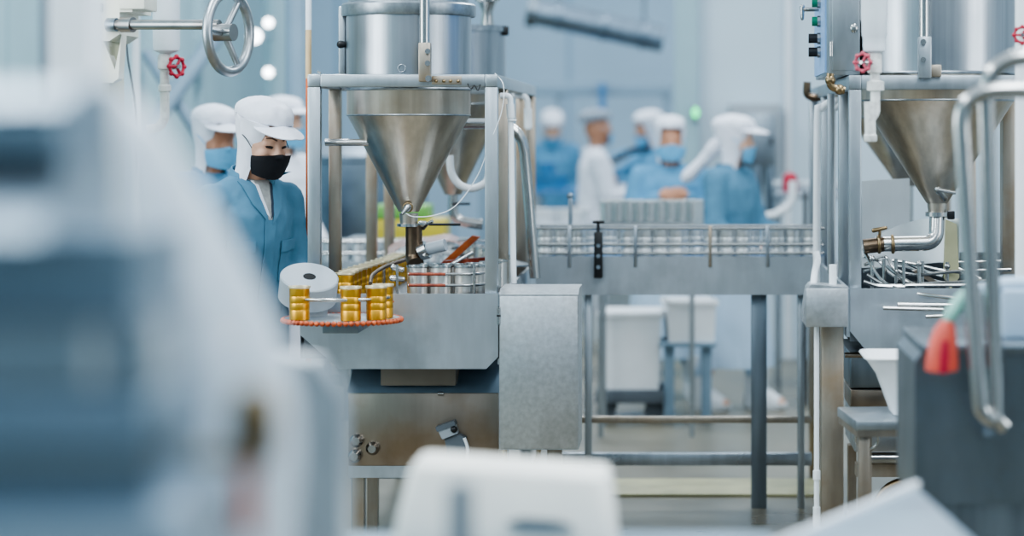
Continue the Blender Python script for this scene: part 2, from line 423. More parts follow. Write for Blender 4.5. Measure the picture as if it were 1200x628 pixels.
for i,(px,py,r,l) in enumerate([(300,43,.045,'largest bright round lamp left of the riser pipe'),(316,27,.03,'upper small bright lamp left of the riser pipe'),(316,85,.03,'lower small bright lamp left of the riser pipe')]):
    d=15.6; t=thing('wall_lamp',l,'lamp',P(px,py,d),'round lamps on the duct')  # glowing discs added to imitate reflected highlights, not real fittings
    MB().cyl(P(px,py,d),P(px,py,d)+Vector((0,-.05,0)),r*1.1,r).build('lamp_body','white',t)
    MB().ball(P(px,py,d)+Vector((0,-.05,0)),r*.95,(1,.4,1)).build('lamp_lens','lamp',t)
    MB().cyl(P(px,py,d),Vector((X(322,16),16,Z(py,16))),.008).build('arm','bluegrey',t)

# tall white column and grey post behind the near housing
t=thing('white_column','tall white column standing behind the near grey housing','column',(X(79,4.6),4.6,0))
MB().box(X(56,4.6),X(103,4.6),4.6,4.75,0,2.0,.008).build('column_body','white',t)
MB().box(X(54,4.6),X(105,4.6),4.58,4.77,0,.06,.006).build('column_foot','grey_plastic',t)
solo(MB().box(X(45,5.2),X(55,5.2),5.2,5.26,0,2.1,.004),'slim_post','dark_steel','slim grey steel post left of the white column','post',(X(50,5.2),5.2,0))

# cream machine with shaft and handwheel
D=8.5
t=thing('seaming_machine','cream cast machine body with long shaft and grey handwheel','machine',(X(112,D),D,0))
b=MB().prism([(X(103,D),Z(-30,D)),(X(155,D),Z(-30,D)),(X(155,D),Z(14,D)),(X(140,D),Z(14,D)),(X(140,D),Z(40,D)),(X(128,D),Z(48,D)),(X(108,D),Z(48,D)),(X(103,D),Z(20,D))],D,D+.3).build('body','cream',t)
MB().box(X(140,D),X(170,D),D-.01,D+.2,Z(11,D),Z(-30,D),.006).build('head','cream',t)
MB().prism([(X(106,D),Z(96,D)),(X(106,D),Z(48,D)),(X(118,D),Z(44,D)),(X(133,D),Z(82,D)),(X(141,D),Z(40,D)),(X(137,D),Z(92,D)),(X(130,D),Z(97,D))],D+.02,D+.1).build('web_bracket','cream',t)
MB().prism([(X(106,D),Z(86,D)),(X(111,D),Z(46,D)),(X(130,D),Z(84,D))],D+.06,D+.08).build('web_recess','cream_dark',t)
MB().box(X(114,D),X(121,D),D-.012,D+.02,Z(14,D),Z(4,D),.004).build('slot','black',t)
MB().cyl(P(127,97,D+.05),P(127,90,D+.05),.017).build('foot_bolt','cream',t)
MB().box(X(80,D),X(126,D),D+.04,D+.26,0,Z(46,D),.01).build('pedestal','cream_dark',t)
sh=MB().cyl(P(128,29,8.5),P(257,29,8.3),.0175).build('shaft','shaft',t)
MB().cyl(P(126,29,8.5),P(137,29,8.49),.024).build('bushing','dark_steel',sh)
MB().cyl(P(143,29,8.48),P(156,29,8.46),.027).build('collar','shaft',sh)
ctr=P(268,38,8.28); ax=Vector((.93,-.36,.0)).normalized()
hw=MB().torus(ctr,ax,.135,.0175,n=48,m=12).build('handwheel','wheel_paint',t)
side=Vector((0,0,1)); per=ax.cross(side).normalized()
for k in range(3):
    a=PI/2+.55+k*2*PI/3
    MB().capsule(ctr-ax*.02,ctr+(side*math.sin(a)+per*math.cos(a))*.132,.013,.011).build('spoke','wheel_paint',hw)
MB().cyl(ctr-ax*.055,ctr+ax*.02,.03).build('hub','shaft',hw)
solo(MB().tube([P(148,45,8.9),P(150,70,8.9),P(155,100,8.9),P(159,135,8.9),P(160,200,8.9)],.004,8),'hanging_cable','grey_dark','thin dark cable hanging below the cream machine shaft','cable',P(158,200,8.9))
solo(MB().cyl((X(159,11),11,0),(X(159,11),11,2.4),.018),'white_pipe','pvc','slim white vertical pipe behind the cream machine shaft','pipe',(X(159,11),11,0))
# lagged pipe with red valve at left
D=9.0
def valve(t, ctr, axis, R, n=8, mat='red'):
    w=MB().torus(ctr,axis,R*.78,R*.14,n=24,m=8)
    wh=w.build('valve_wheel',mat,t); axis=Vector(axis).normalized()
    a=Vector((0,0,1)); u=axis.cross(a).normalized(); v=axis.cross(u)
    lob=MB()
    for k in range(n):
        q=ctr+(u*math.cos(2*PI*k/n)+v*math.sin(2*PI*k/n))*R*.85; lob.ball(q,R*.22,n=10)
    lob.build('lobed_rim',mat,wh)
    sp=MB()
    for k in range(3):
        q=ctr+(u*math.cos(2*PI*k/3)+v*math.sin(2*PI*k/3))*R*.8; sp.capsule(ctr,q,R*.16,R*.12)
    sp.build('spokes',mat,wh)
    MB().cyl(ctr-axis*R*.5,ctr+axis*R*.35,R*.18).build('spindle','pipe',wh)
    return wh
t=thing('lagged_pipe','white lagged pipe ending in a red lobed valve, left of the handwheel','pipe',P(195,150,D))
MB().lathe([(.02,0),(.047,.012),(.05,.03),(.05,.6)],P(195,63,D),24).build('lagging','lagging',t)
MB().cyl((-4.0,D,Z(63,D)+.6),(X(195,D)+.05,D,Z(63,D)+.6),.05).build('feed_pipe','lagging',t)
MB().bends([P(193,60,D),P(193,140,D),P(186,150,D),P(172,152,D)],.0175,.05).build('pipe','pvc_dirty',t)
MB().lathe([(.018,0),(.026,.004),(.026,.05),(.02,.06)],P(193,82,D),20).build('valve_body','pvc_dirty',t)
MB().lathe([(.018,0),(.024,.004),(.024,.024),(.018,.03)],P(193,108,D),6).build('union_nut','pvc_dirty',t)
MB().cyl(P(194,78,D),P(204,78,D-.02),.011).build('stem','pipe',t)
valve(t,P(207,78,D-.03),(.8,-.6,0),.043)
# orange and tan pole against the frame
t=thing('marker_pole','slim pole, tan above and orange below, left of the hopper stand','pole',(X(361,8.75),8.75,0))
MB().cyl((X(361.5,8.75),8.75,Z(92,8.75)),(X(361.5,8.75),8.75,Z(35,8.75)),.011).build('tan_section','tanpole',t)
MB().cyl((X(361.5,8.75),8.75,Z(35,8.75)),(X(361.5,8.75),8.75,2.1),.011).build('pale_section','white',t)
MB().cyl((X(361.5,8.75),8.75,0),(X(361.5,8.75),8.75,Z(92,8.75)),.010).build('orange_section','orange_pole',t)

# ------------------------------------------------------------------ people
def fuse(mb, voxel, smooth=4, fac=.5):
    bmesh.ops.recalc_face_normals(mb.bm, faces=mb.bm.faces[:])
    me=bpy.data.meshes.new('tmp'); mb.bm.to_mesh(me); mb.bm.free()
    o=bpy.data.objects.new('tmp',me); COL.objects.link(o)
    r=o.modifiers.new('r','REMESH'); r.mode='VOXEL'; r.voxel_size=voxel
    if smooth:
        q=o.modifiers.new('s','SMOOTH'); q.iterations=smooth; q.factor=fac
    dg=bpy.context.evaluated_depsgraph_get(); dg.update()
    m2=bpy.data.meshes.new_from_object(o.evaluated_get(dg))
    out=MB(); out.bm.from_mesh(m2)
    bpy.data.objects.remove(o); bpy.data.meshes.remove(me); bpy.data.meshes.remove(m2)
    return out
def wrinkle(mb, amp, scale, stretch=(1,1,1), seed=0):
    mb.bm.normal_update()
    for v in mb.bm.verts:
        p=Vector((v.co.x*stretch[0],v.co.y*stretch[1],v.co.z*stretch[2]))*scale+Vector((seed,seed*.7,0))
        n=noise.noise(p)+.5*noise.noise(p*2.1)
        n=1-2*abs(n) if amp<0 else n
        v.co+=v.normal*(abs(amp)*n)
    return mb
def tree_of(mb):
    mb.bm.normal_update(); return BVHTree.FromBMesh(mb.bm)
def project(bvh, x, z, off, mat=None):
    """front-facing projection: shoot from -Y to +Y in the body's own frame"""
    h=bvh.ray_cast(Vector((x,-2,z)),Vector((0,1,0)))
    return (h[0]+Vector((0,-off,0))) if h[0] is not None else None
def patch(bvh, corners, off, nu=10, nv=8, thick=.004, bulge=0):
    """cloth patch lying on a surface: corners (x,z) tl,tr,br,bl"""
    tl,tr,br,bl=[Vector((a,0,b)) for a,b in corners]
    mb=MB(); last=[None]
    def fn(u,v):
        p=tl.lerp(tr,u).lerp(bl.lerp(br,u),v)
        q=project(bvh,p.x,p.z,off+bulge*math.sin(PI*u)*math.sin(PI*v))
        if q is None: q=Vector((p.x,last[0].y if last[0] else 0,p.z))
        last[0]=q; return q
    return mb.grid(fn,nu,nv,thick)

def hand(mb, w, d, palm, s=1, curl=.5, thumb=1):
    """w wrist, d direction of the hand, palm normal of the palm; thumb +1/-1 chooses the side"""
    w,d,palm=Vector(w),Vector(d).normalized(),Vector(palm).normalized()
    side=d.cross(palm).normalized()*thumb
    for k in (-1,-.33,.33,1):
        mb.capsule(w+d*.01+side*k*.016*s, w+d*.085*s+side*k*.029*s, .013*s, .0115*s, 8)
    for k,l in zip((1,.33,-.33,-1),(.068,.077,.071,.054)):
        b=w+d*.087*s+side*k*.030*s; pts=[b]; a=0
        for j,f in enumerate((.45,.32,.23)):
            a+=curl*(.55 if j==0 else .8)
            pts.append(pts[-1]+(d*math.cos(a)+palm*math.sin(a)).normalized()*l*f*s)
        mb.chain(pts,[.0098*s,.009*s,.0082*s,.007*s])
    b=w+d*.025*s+side*.027*s
    mb.chain([b,b+(side*.75+d*.6+palm*.35).normalized()*.042*s,b+(side*.75+d*.6+palm*.35).normalized()*.042*s+(d*.9+palm*.4+side*.1).normalized()*.032*s,
              b+(side*.75+d*.6+palm*.35).normalized()*.042*s+(d*.9+palm*.5).normalized()*.058*s],[.0125*s,.0115*s,.010*s,.0085*s])

def head_fn(n=40,m=28):
    mb=MB(); rings=[]
    for j in range(1,m):
        th=PI*j/m; z=-math.cos(th); rr=math.sin(th); ring=[]
        for i in range(n):
            ph=2*PI*i/n; x,y=rr*math.cos(ph),rr*math.sin(ph)
            w=1.0
            if z<0: w=1-.34*(-z)**1.6
            px,py,pz=x*.075*w,y*.094,z*.117
            if z<0:
                if y>0: py*=1-.35*(-z)
                else: py=py*(1-.10*(-z))-.012*(-z)*max(0,-y)**.5
            if y<0 and abs(z)<.75: py*=1-.06*abs(x)
            ring.append(mb.bm.verts.new((px,py,pz)))
        rings.append(ring)
    mb.skin(rings)
    # nose, lips, brow, cheeks, ears, closed upper lids
    mb.capsule((0,-.090,.018),(0,-.109,-.020),.0075,.0125)
    for s in (-1,1):
        mb.capsule((s*.009,-.098,-.025),(s*.012,-.096,-.024),.0075,.007)
        mb.capsule((s*.014,-.089,.034),(s*.046,-.074,.036),.008,.007)
        mb.capsule((s*.022,-.081,.012),(s*.041,-.073,.012),.0105,.0095)
        mb.capsule((s*.036,-.066,-.024),(s*.040,-.060,-.03),.022,.02)
        mb.capsule((s*.071,.006,.018),(s*.069,.004,-.018),.012,.009)
    mb.capsule((-.018,-.090,-.050),(.018,-.090,-.050),.006,.006)
    mb.capsule((-.014,-.089,-.059),(.014,-.089,-.059),.0065,.0065)
    mb.capsule((0,-.080,-.088),(0,-.08,-.092),.02,.02)
    return mb

def make_person(label, loc, yaw, s=1.0, group=None, hyaw=0, pitch=0, lean=0, cap='hood', capmat='cloth_white', maskmat='mask_blue',
                coat='cloth_blue', lower='cloth_apron', skin='skin', voxel=.012, arms=None, detail=False, tail=False, gown=False, handgrip=.5, feet=((.09,0),(-.09,0)), name='person', apron=False, hands=None):
    loc=Vector(loc)
    T=Matrix.Translation(loc)@Matrix.Rotation(yaw,4,'Z')@Matrix.Scale(s,4)
    NECK=Vector((0,.012,1.335))
    LE=Matrix.Translation((0,0,.95))@Matrix.Rotation(lean,4,'X')@Matrix.Translation((0,0,-.95))
    H=LE@Matrix.Translation(NECK)@Matrix.Rotation(hyaw,4,'Z')@Matrix.Rotation(pitch,4,'X')@Matrix.Translation(Vector((0,-.018,.138)))
    root=thing(name,label,'person',loc,group)
    arms=arms or {}
    sw,sz=(.148,1.245) if detail else (.165,1.268)
    sh={1:Vector((sw,.012,sz)),-1:Vector((-sw,.012,sz))}
    el={k:Vector(arms.get(('el',k),(k*.225,.03,1.0))) for k in (1,-1)}
    wr={k:Vector(arms.get(('wr',k),(k*.2,-.12,.83))) for k in (1,-1)}
    hd={k:Vector(arms.get(('hd',k),(wr[k]-el[k]).normalized())) for k in (1,-1)}
    pn={k:Vector(arms.get(('pn',k),(-k,0,0))) for k in (1,-1)}
    # one continuous body
    b=MB()
    b.loft([(.78,0,.01,.13,.09),(.88,0,.01,.155,.105),(1.0,0,.005,.125,.09),(1.14,0,0,.145,.1),(1.24,0,.005,.15,.095),(1.30,0,.012,.10,.07),(1.325,0,.014,.06,.055)],20)
    b.capsule((0,.014,1.29),(0,.0,1.40),.052,.047)
    b.xf(LE)
    h=head_fn().xf(H); me=bpy.data.meshes.new('h'); h.bm.to_mesh(me); h.bm.free(); b.bm.from_mesh(me); bpy.data.meshes.remove(me)
    for k in (1,-1):
        S=LE@sh[k]
        b.chain([S,el[k],wr[k]],[.047,.036,.025])
        hand(b,wr[k],hd[k],pn[k],1,handgrip,k)
        fx,fy=feet[0 if k==1 else 1]
        b.chain([(k*.085,.01,.83),(k*.088+(fx-k*.088)*.5,fy*.5-.01,.45),(fx,fy+.02,.08)],[.083,.055,.038])
        b.capsule((fx,fy+.03,.045),(fx,fy-.13,.035),.04,.034)
    body=fuse(b,min(voxel,.006) if detail else voxel,3,.4)
    bvh=tree_of(body)
    invH=H.inverted()
    hb=MB(); me=bpy.data.meshes.new('b'); body.bm.to_mesh(me); hb.bm.from_mesh(me); bpy.data.meshes.remove(me); hb.xf(invH); hbvh=tree_of(hb); hb.bm.free()
    bo=body.xf(T).build('body',skin,root)
    # eyes and brows
    if detail:
        for k in (-1,1):
            e=MB().capsule((k*.024,-.0905,.0055),(k*.040,-.0835,.0062),.0045,.004).xf(T@H).build('eye','eye',root)
            br=MB(); br.chain([(k*.014,-.0985,.034),(k*.030,-.0905,.040),(k*.047,-.079,.036)],[.0024,.003,.0016]); br.xf(T@H).build('eyebrow','brow',root)
            MB().chain([(k*.020,-.0925,.008),(k*.031,-.0905,.0105),(k*.044,-.081,.008)],[.001,.0015,.0012]).xf(T@H).build('lashes','hair',root)
    # hair under the hood at the temples
    # mask
    if maskmat:
        mk=MB(); lastq=[None]
        def mf(u,v):
            a=(u-.5)*2; x=a*.083*(1-.22*v*v); z=-.016-.092*v-.014*(a*a)*(1-v)+.006*math.exp(-(a*5)**2)*(1-v)+ .012*a*a*v
            hit=hbvh.ray_cast(Vector((x,-1,z)),Vector((0,1,0)))
            edge=max(abs(a),0)
            flat=-.109*math.sqrt(max(0,1-(a*.92)**2*.82))-.004+.012*v*v*(1-a*a)
            y=flat
            if hit[0] is not None and abs(a)<.9: y=min(flat,hit[0].y-.005)
            return Vector((x,y,z))
        mk.grid(mf,18,14,.003)
        mo=wrinkle(mk,.0012,60,(.3,1,2)).xf(T@H).build('face_mask',maskmat,root)
        for k in (-1,1):
            MB().tube([(k*.078,-.052,-.008),(k*.083,-.02,.012),(k*.086,.005,.022)],.0016,8,5).xf(T@H).build('ear_loop',maskmat,mo)
    # hood
    if cap:
        cp=MB(); n,m=36,16; rings=[]
        for j in range(m):
            t=j/(m-1); th=t*PI*.5; rings_z=.070+.080*math.sin(th)*(1.0); rr=math.cos(th)**.62 if j<m-1 else .02
            puff=1+.13*math.sin(PI*min(1,t*1.15))
            ring=[]
            for i in range(n):
                ph=2*PI*i/n; x=math.cos(ph); y=math.sin(ph)
                ring.append(cp.bm.verts.new((x*.086*rr*puff,.010+y*(.108 if y<0 else .125)*rr*puff,rings_z+(.010*max(0,-y) if j==0 else 0)+(-.02*max(0,y)*(1-t)))))
            rings.append(ring)
        cp.skin(rings)
        if cap=='net':
            cp=wrinkle(cp,.003,30)
            co=cp.xf(T@H).build('hair_net',capmat,root)
        else:
            cp=wrinkle(fuse(cp,.007 if detail else .012,2),.0045,26,(1,1,.6),3)
            co=cp.xf(T@H).build('hood_cap',capmat,root)
            if cap=='hood':
                bl=120*PI/180/2
                br=MB()
                def bf(u,v):
                    a=-PI/2+(u-.5)*2*1.08; q=v*(math.cos((u-.5)*PI*.98))**.55
                    r0x,r0y=.089,.112
                    return Vector((math.cos(a)*(r0x+.035*q),.010+math.sin(a)*(r0y+.082*q),.086-.010*q-.010*q*q-.022*abs(u-.5)*2))
                br.grid(bf,22,8,.004); br.xf(T@H).build('brim',capmat,co)
            # cloth falling over ears and neck
            dr=MB()
            def df(u,v):
                span=1.02 if cap=='hood' else .86
                a=PI/2+(u-.5)*2*(PI*.5+span-.42*v)
                w_=math.sin(PI*v*.5)**1.1; rx=.090-.026*w_; ry=.122-(.074*w_ if math.sin(a)>0 else .050*w_)
                z=.082-(.225 if detail else .235)*v
                return Vector((math.cos(a)*rx,.010+math.sin(a)*ry*(1 if math.sin(a)>0 else .9+.0*v)-.0*v,z))
            dr.grid(df,40,16,.004); wrinkle(dr,.006,22,(1.4,1.4,.5),9)
            dr.xf(T@H).build('neck_drape',capmat,co)
            if tail:
                tl=MB().tube([(0,.085,.0),(0,.115,-.05),(.01,.15,-.10),(.015,.20,-.16),(.02,.245,-.215),(.02,.27,-.245)],[.05,.055,.05,.045,.05,.03],14,6,flat=.75)
                wrinkle(tl,.006,18).xf(T@H).build('hood_tail',capmat,co)
    # coat
    k=.016
    jk=MB()
    hem=.45 if gown else .74
    jk.loft([(hem,0,.01,.225 if gown else .19,.175 if gown else .15),(.80,0,.01,.185,.145),(.95,0,.006,.172,.13),(1.10,0,0,.178,.128),(1.22,0,.004,.165 if detail else .185,.12),(1.285,0,.012,.135,.09),(1.328,0,.016,.082,.072)],26)
    jk.xf(LE)
    for q in (1,-1):
        S=LE@sh[q]
        cuff=el[q].lerp(wr[q],.86)
        jk.capsule(LE@Vector((q*.08,.012,1.285)),S,.052 if detail else .055,.058 if detail else .062)
        jk.chain([S,el[q],cuff],[.072,.061,.047])
    jk=fuse(jk,.009 if detail else .014,5,.5)
    wrinkle(jk,.006 if detail else .006,11,(1,1,.7),5); wrinkle(jk,.0025,26,(1,1,.8),2)
    jbvh=tree_of(jk)
    jo=jk.xf(T).build('gown' if gown else 'jacket',coat,root)
    if detail:
        # open collar, shirt in the neck, placket, pocket flaps
        vs=patch(jbvh,[(-.038,1.325),(.038,1.325),(.004,1.16),(-.004,1.16)],.004,8,14,.003); vs.xf(T).build('undershirt','shirt',jo)
        for q in (-1,1):
            cl=patch(jbvh,[(q*.040,1.335),(q*.088,1.318),(q*.060,1.235),(q*.006,1.165)],.008,8,10,.005); cl.xf(T).build('lapel',coat,jo)
            w=patch(jbvh,[(q*.030,1.330),(q*.043,1.330),(q*.014,1.20),(q*.002,1.185)],.0095,4,10,.002)
            w.xf(T).build('collar_facing','cloth_white' if q<0 else 'cloth_dark',jo)
            fl=patch(jbvh,[(q*.055,1.105),(q*.150,1.112),(q*.150,1.075),(q*.055,1.066)],.007,8,4,.005); fl.xf(T).build('pocket_flap',coat,jo)
            pk=patch(jbvh,[(q*.06,1.075),(q*.145,1.08),(q*.142,.97),(q*.06,.965)],.003,8,8,.003); pk.xf(T).build('pocket',coat,jo)
        pl=patch(jbvh,[(-.02,1.18),(.02,1.18),(.02,.80),(-.02,.80)],.004,4,24,.004); pl.xf(T).build('placket',coat,jo)
        nb=MB()
        def nf(u,v):
            a=PI/2+(u-.5)*2*1.95
            return Vector((math.cos(a)*(.068+.010*v),.016+math.sin(a)*(.066+.010*v),1.352-.045*v+.012*math.sin(a)))
        nb.grid(nf,28,5,.005); nb.xf(T@LE).build('collar',coat,jo)
    else:
        nb=MB()
        def nf(u,v):
            a=PI/2+(u-.5)*2*2.4
            return Vector((math.cos(a)*(.068+.012*v),.016+math.sin(a)*(.066+.012*v),1.350-.04*v))
        nb.grid(nf,20,3,.006); nb.xf(T@LE).build('collar',coat,jo)
    # trousers, boots
    tr=MB()
    for q in (1,-1):
        fx,fy=feet[0 if q==1 else 1]
        tr.chain([(q*.085,.01,.84),(q*.088+(fx-q*.088)*.5,fy*.5-.01,.46),(fx,fy+.02,.2)],[.105,.076,.062])
    tr.loft([(.72,0,.01,.16,.11),(.84,0,.01,.172,.122),(.95,0,.008,.145,.11)],20)
    fuse(tr,.014,4).xf(T).build('trousers',lower,root)
    for q in (1,-1):
        fx,fy=feet[0 if q==1 else 1]
        bt=MB(); bt.loft([(.001,fx,fy-.03,.05,.11),(.03,fx,fy-.035,.053,.135),(.07,fx,fy-.02,.05,.11),(.12,fx,fy+.015,.052,.062),(.30,fx,fy+.018,.064,.068)],18)
        bt.xf(T).build('boot','boot',root)
    if apron:
        ap=MB()
        def af(u,v):
            a=-PI/2+(u-.5)*2*1.5
            return Vector((math.cos(a)*(.195+.05*v),.01+math.sin(a)*(.16+.075*v),1.0-.76*v))
        ap.grid(af,24,18,.005); wrinkle(ap,.012,7,(1.6,1.6,.3)).xf(T).build('apron','cloth_apron',root)
    return root

def stand(px,d): return Vector((X(px,d),d,0))
# the woman at the near filling machine, looking down at the cans
make_person('woman in white peaked hood, black mask and blue jacket looking down at gold cans', stand(284,8.62), math.radians(46), 1.01,
    hyaw=math.radians(0), pitch=math.radians(9), lean=math.radians(10), maskmat='mask_black', detail=True, coat='cloth_blue', lower='cloth_blue',
    arms={('el',-1):(-.22,-.08,1.0),('wr',-1):(-.23,-.22,.86),('el',1):(.20,-.03,1.0),('wr',1):(.12,-.22,.90),('pn',-1):(.3,0,-1),('pn',1):(-.3,0,-1)})
make_person('worker in white hood and pale blue mask just behind the woman in the black mask', stand(247,10.3), math.radians(34), 1.0, hyaw=math.radians(8), pitch=math.radians(10), coat='cloth_blue2', lower='cloth_blue2', skin='skin_tan')
make_person('worker mostly hidden behind the masked woman, white hood top showing to her right', stand(331,12.4), math.radians(60), 1.04, coat='cloth_white', lower='cloth_white')
make_person('worker facing the camera in round white cap and blue mask, hands clasped at the chest', stand(785,13.7), math.radians(6), .985, pitch=math.radians(4), cap='round', coat='cloth_blue2', lower='cloth_blue2', skin='skin_tan', gown=False, apron=True,
    arms={('el',1):(.24,-.03,1.02),('wr',1):(.065,-.21,1.165),('el',-1):(-.24,-.03,1.02),('wr',-1):(-.065,-.21,1.165),('hd',1):(-1,-.1,.1),('hd',-1):(1,-.14,.15),('pn',1):(0,1,-.2),('pn',-1):(0,1,-.2)}, feet=((.12,-.05),(-.1,.05)))
make_person('worker in long-tailed white hood and blue coat turned right behind the conveyor', stand(857,13.1), math.radians(62), .985, hyaw=math.radians(16), pitch=math.radians(6), tail=True, coat='cloth_blue', lower='cloth_apron', apron=True,
    arms={('el',1):(.22,-.06,1.0),('wr',1):(.18,-.28,.93),('el',-1):(-.24,-.02,1.0),('wr',-1):(-.2,-.22,.9)}, feet=((.1,-.12),(-.1,.12)))
make_person('person in long white coat and grey hairnet standing side on in the far middle', stand(699,17.5), math.radians(100), 1.03, hyaw=math.radians(10), cap='net', capmat='hairnet', coat='cloth_white', lower='cloth_white', gown=True, skin='skin_tan', voxel=.014,
    arms={('el',1):(.2,-.1,1.02),('wr',1):(.1,-.32,1.06),('el',-1):(-.22,-.05,1.0),('wr',-1):(-.12,-.28,1.04)})
make_person('worker in white hood and blue coat reaching left with the dark board', stand(765,18.2), math.radians(-62), 1.03, cap='round', coat='cloth_blue2', lower='cloth_blue2', skin='skin_tan', voxel=.014, pitch=math.radians(12),
    arms={('el',-1):(-.2,-.2,1.12),('wr',-1):(-.08,-.42,1.2),('el',1):(.2,-.12,1.05),('wr',1):(.1,-.34,1.1)})
make_person('most distant worker, blue coat and white hood, bent over the blue work table', stand(645,20.5), math.radians(8), 1.06, cap='round', coat='cloth_blue2', lower='cloth_blue2', pitch=math.radians(22), lean=math.radians(10), voxel=.016)
# the dark board held between two far workers
d=17.9
solo(MB().prism([(X(700,d),Z(196,d)),(X(742,d),Z(172,d)),(X(764,d),Z(172,d)),(X(764,d),Z(178,d)),(X(742,d),Z(180,d)),(X(702,d),Z(202,d))],d-.25,d-.1),'tray','cloth_dark','long dark tray held between the white-coated person and the worker reaching left','tray',P(735,185,d-.2))

# rear work tables and things on them
def table(label,px0,px1,pt,d,dep=.6,mat='steel',n='work_table',group=None,low=True):
    t=thing(n,label,'table',(X((px0+px1)/2,d),d,0),group); z=Z(pt,d); x0,x1=X(px0,d),X(px1,d)
    MB().box(x0,x1,d,d+dep,z-.04,z,.006).build('table_top',mat,t)
    for x in (x0+.03,x1-.03):
        for y in (d+.03,d+dep-.03): MB().box(x-.02,x+.02,y-.02,y+.02,0,z-.04).build('leg','frame',t)
    if low: MB().box(x0+.02,x1-.02,d+.02,d+dep-.02,.28,.31).build('lower_shelf','frame',t)
    return z
z=table('blue-topped work table far left of the white-coated person',622,688,222,19.2,.9,'blue_gear')
z2=table('long steel work table in front of the blue-topped one',615,694,262,16.2,.6)
for i,(px,w,h,l) in enumerate([(645,46,.11,'large blue plastic tub on the far blue-topped table'),(640,22,.2,'small upright blue tub at the left of the far blue-topped table')]):
    y=19.35+.35*i
    t=thing('tub',l,'tub',(X(px,y),y,z)); x0,x1=X(px-w/2,y),X(px+w/2,y)
    MB().lathe([(.85,0),(1,1),(1.05,1),(1.05,.93)],(0,0,0),24).xf(Matrix.Translation((X(px,y),y,z+.001))@Matrix.Diagonal(((x1-x0)/2.1,.14,h,1))).build('tub_body','blue_gear',t)
for i,(px,l) in enumerate([(634,'white pan at the left end of the long steel table'),(668,'white pan at the right end of the long steel table')]):
    y=16.4
    solo(MB().lathe([(.10,0),(.13,.08),(.14,.085),(.14,.09),(.12,.09),(.09,.012)],(X(px,y),y,z2),24),'pan','white_plastic',l,'pan',(X(px,y),y,z2))
solo(MB().lathe([(.09,0),(.11,.1),(.115,.1),(.1,.1),(.085,.01)],(X(722,16.5),16.5,.0),20),'green_basin','lime','small lime green basin on the floor behind the tin rows','basin',(X(722,16.5),16.5,0))
# rows of tall empty tins before the worker facing the camera
d=11.9; zt=Z(267,d)
t=thing('tin_table','steel feed table holding rows of tall tins before the worker facing the camera','table',(X(755,d),d,0))
MB().box(X(700,d),X(815,d),d-.06,d+.5,zt-.05,zt,.006).build('table_top','steel',t)
for px in (704,811):
    for y in (d,d+.45): MB().box(X(px-3,d),X(px+3,d),y-.02,y+.02,0,zt-.05).build('leg','frame',t)
MB().box(X(700,d),X(815,d),d-.075,d-.06,zt-.09,zt+.03).build('front_lip','frame',t)
tin=MB().lathe([(.031,0),(.033,.002),(.033,.128),(.035,.13),(.033,.132),(.031,.13),(.030,.004)],(0,0,0),18).build('tall_tin','silver',None,(0,0,0))
MB().lathe([(.0335,.126),(.0352,.128),(.0352,.132),(.0335,.133)],(0,0,0),18,cap=False).build('rim','silver',tin)
k=0
for r,y in enumerate((d,d+.18)):
    for i in range(9):
        x=X(711,d)+i*.0525*1.0+.026*r
        o=tin if k==0 else dup(tin,(0,0,0))
        o.location=(x,y,zt); k+=1
        tag(o,'%s tall tin from the left in the %s row on the feed table'%(ORD[i],['front','back'][r]),'tin','tall tins on the feed table')
# white crates on the floor behind the conveyor
def crate(label,px0,px1,py0,d,h,dep=.4,z0=0,rz=0,n='crate',mat='white_plastic'):
    x0,x1=X(px0,d),X(px1,d); t=thing(n,label,'crate',((x0+x1)/2,d+dep/2,z0)); w=(x1-x0)/2; cx,cy=(x0+x1)/2,d+dep/2
    R_=Matrix.Translation((cx,cy,z0))@Matrix.Rotation(rz,4,'Z')
    m=MB(); m.prism([(-w*.93,0),(w*.93,0),(w,h),(-w,h)],-dep/2,dep/2); m.xf(R_).build('crate_body',mat,t)
    m=MB()
    for a in (-1,1):
        m.box(-w-.012,w+.012,a*dep/2-.012,a*dep/2+.012,h-.03,h,.004); m.box(a*w-.012,a*w+.012,-dep/2,dep/2,h-.03,h,.004)
    m.xf(R_).build('rim',mat,t)
    return t
crate('white crate on the floor, seen under the conveyor left of the legs',702,774,365,12.5,Z(366,12.5)-.17,z0=.17)
solo(MB().box(X(698,12.5),X(778,12.5),12.48,12.92,.10,.168,.004).cyl((X(710,12.5),12.55,.05),(X(710,12.5),12.6,.05),.05).cyl((X(766,12.5),12.55,.05),(X(766,12.5),12.6,.05),.05).cyl((X(710,12.5),12.8,.05),(X(710,12.5),12.85,.05),.05).cyl((X(766,12.5),12.8,.05),(X(766,12.5),12.85,.05),.05),'dolly','grey_dark','low dark dolly under the white crate seen below the can conveyor','dolly',(X(738,12.5),12.7,0))
crate('smaller white crate raised on a low bench under the conveyor',779,836,345,12.45,Z(352,12.45)-.42,.3,.42,.1)
solo(MB().box(X(772,12.45),X(840,12.45),12.43,12.78,.395,.42,.004).box(X(778,12.45),X(790,12.45),12.5,12.7,0,.395,.004).box(X(822,12.45),X(834,12.45),12.5,12.7,0,.395,.004),'low_bench','bluegrey','low blue-grey bench carrying the smaller raised white crate','bench',(X(806,12.45),12.6,0))
